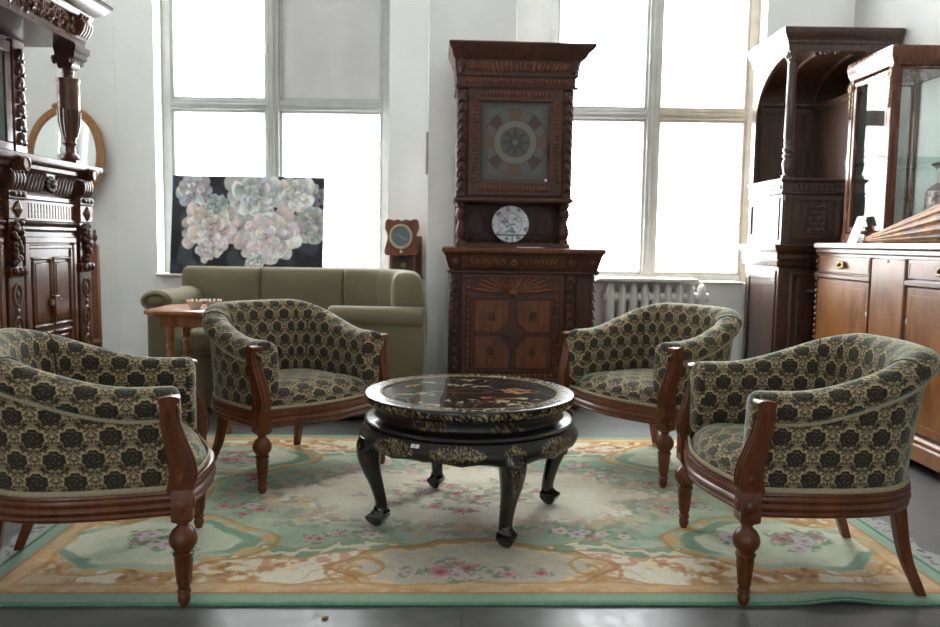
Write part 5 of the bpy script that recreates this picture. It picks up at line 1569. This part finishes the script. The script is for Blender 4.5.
def vase():
    prof = [(.095, 0), (.10, .004), (.118, .03), (.132, .1), (.136, .18), (.135, .235), (.130, .255), (.112, .275), (.098, .285), (.093, .295), (.092, .345), (.093, .36), (.112, .376), (.114, .384), (.104, .386), (.086, .37), (.085, .30), (.05, .28)]
    P = catmull([(q, z*1.06, 0) for q, z in prof], 90); V, F = lathe_grid([(p.x, p.y) for p in P], 160)
    A = np.array(V); th = np.arctan2(A[:, 1], A[:, 0]); z = A[:, 2]
    z = z/1.06; u, v = th*.13, z
    col = np.zeros((len(A), 3))+np.array((176, 172, 162.))
    col = over(col, (150, 146, 138), sstep(.45, .65, fbm(u*60, v*60, 150, 3))*.6)
    n = np.abs(np.sin(10*fbm(u*12+3, v*12+8, 151, 3))); body = (z < .245)*(z > .02)
    col = over(col, (74, 66, 62), (1-sstep(.1, .25, n))*body*.85)
    col = over(col, (70, 64, 60), (fbm(u*50, v*50, 152, 2) > .64)*body*.8)
    col = over(col, (140, 104, 84), (fbm(u*40+9, v*40, 153, 2) > .68)*body*.8)
    col = over(col, (96, 82, 82), (z > .25)*(z < .29)*.8); col = over(col, (60, 58, 56), (z > .372)*.8)
    col = over(col, (84, 80, 76), (z > .295)*(z < .36)*(np.abs(np.sin(14*fbm(u*24, v*24, 154, 2))) < .3)*.7)
    r = empty('porcelain_vase', (2.445, 4.085, 1.0755), 0, 'grey patterned porcelain vase with branches, standing before the glass case', 'vase')
    raw('vase_body', V, F, M['vase'], r, col=col)
vase()
def parasol():
    r = empty('paper_parasol', (0, 0, 0), 0, 'closed floral paper parasol lying on the marble buffet top', 'parasol')
    A, B = Vector((2.132, 4.36, 1.0925)), Vector((2.245, 3.62, 1.193))
    ax = (B-A); L = ax.length; ax.normalize(); s = ax.cross(Vector((0, 0, 1))).normalized(); t = s.cross(ax)
    r.location = A
    nl, na = 60, 192; V = []; U = []
    for i in range(nl):
        q = i/(nl-1); R = .012+.1055*q**1.05
        for j in range(na):
            a = 2*PI*j/na; fold = 1-.10*abs(math.sin(a*8))**.6
            V.append(tuple(ax*(L*q)+s*(R*fold*math.cos(a))+t*(R*fold*math.sin(a)))); U.append((q, a))
    F = [(i*na+j, i*na+(j+1) % na, (i+1)*na+(j+1) % na, (i+1)*na+j) for i in range(nl-1) for j in range(na)]
    U = np.array(U); q, a = U[:, 0], U[:, 1]
    col = np.zeros((len(U), 3))+np.array((172, 112, 48.))
    col = over(col, (124, 80, 40), sstep(.4, .7, fbm(q*16, a*4, 160, 3))*.7)
    col = over(col, (84, 74, 58), (fbm(q*12+4, a*2.2, 161, 3) > .57)*(q > .12)*.8)
    col = over(col, (112, 58, 50), (fbm(q*14+9, a*2.4, 162, 3) > .63)*(q > .1)*.8)
    col = over(col, (176, 150, 110), (np.abs(((a*8/PI) % 1)-.5) > .45)*.5)
    raw('canopy', V, F, M['paras'], r, col=col)
    b = MB(); b.tube([tuple(ax*-.012), tuple(ax*.004), tuple(ax*.02)], [.010, .0165, .0165], 14); b.obj('tip', M['blue_tip'], r)
    b = MB(); b.tube([tuple(ax*(L*.3)), tuple(ax*(L+.22))], .008, 10); b.obj('shaft', M['pine'], r)
M['blue_tip'] = plain('blue_black_tip', (52, 58, 78), .4)
parasol()
def card():
    r = empty('price_card', (2.155, 4.49, 1.0755), 0, 'white card leaning against the front of the glass display case', 'card')
    MB().prism([(-.030, 0), (-.0285, 0), (.0235, .15), (.022, .15)], -.055, .055, 'y').obj('card_leaf', M['paper'], r, smooth=False)
card()
o = MB().ell((0, 0, .004), (.011, .008, .004), 8, 6).obj('dried_leaf', plain('dry_leaf', (150, 110, 50), .8)); o.location = (-.39, 2.14, 0); o.rotation_euler = (0, 0, .6)
tag(o, 'tiny dry yellow leaf on the bare floor in front of the rug', 'leaf')

# ------------------------------------------------------------------ camera and light
cam = bpy.data.cameras.new('camera'); co = bpy.data.objects.new('camera', cam); COL.objects.link(co)
cam.sensor_width = 36; cam.lens = 800*36/940; cam.clip_start = .05; cam.clip_end = 100
TH = math.atan(71.5/800)
co.matrix_world = Matrix.Translation((0, 0, 1.05)) @ Matrix.Rotation(PI/2-TH, 4, 'X') @ Matrix.Rotation(.015, 4, 'Z')
cam.dof.use_dof = True; cam.dof.focus_distance = 2.85; cam.dof.aperture_fstop = 3.2
SC.camera = co
w = bpy.data.worlds.new('overcast_sky'); SC.world = w; w.use_nodes = True
bg = w.node_tree.nodes['Background']; bg.inputs[0].default_value = (.97, .985, 1, 1); bg.inputs[1].default_value = 5.0
def portal(x, z, y, sx, sz, rot):
    l = bpy.data.lights.new('window_portal', 'AREA'); l.shape = 'RECTANGLE'; l.size = sx; l.size_y = sz
    l.cycles.is_portal = True
    o = bpy.data.objects.new('window_portal', l); COL.objects.link(o); o.location = (x, y, z); o.rotation_euler = rot
for x0, x1 in (W1, W2): portal((x0+x1)/2, (SILL+WTOP)/2, 5.97, x1-x0, WTOP-SILL, (-PI/2, 0, 0))
for x0, x1 in FILL_FRONT: portal((x0+x1)/2, 2.1, YF-.18, x1-x0, 2.4, (PI/2, 0, 0))
portal_l = bpy.data.lights.new('window_portal', 'AREA'); portal_l.shape = 'RECTANGLE'; portal_l.size = FILL_LEFT[1]-FILL_LEFT[0]; portal_l.size_y = 2.7; portal_l.cycles.is_portal = True
po = bpy.data.objects.new('window_portal', portal_l); COL.objects.link(po); po.location = (XL-.19, sum(FILL_LEFT)/2, 2.15); po.rotation_euler = (0, -PI/2, 0)
vs = SC.view_settings
vs.view_transform = 'Standard'; vs.look = 'None'; vs.gamma = 1; vs.exposure = 2.08
vs.use_curve_mapping = False
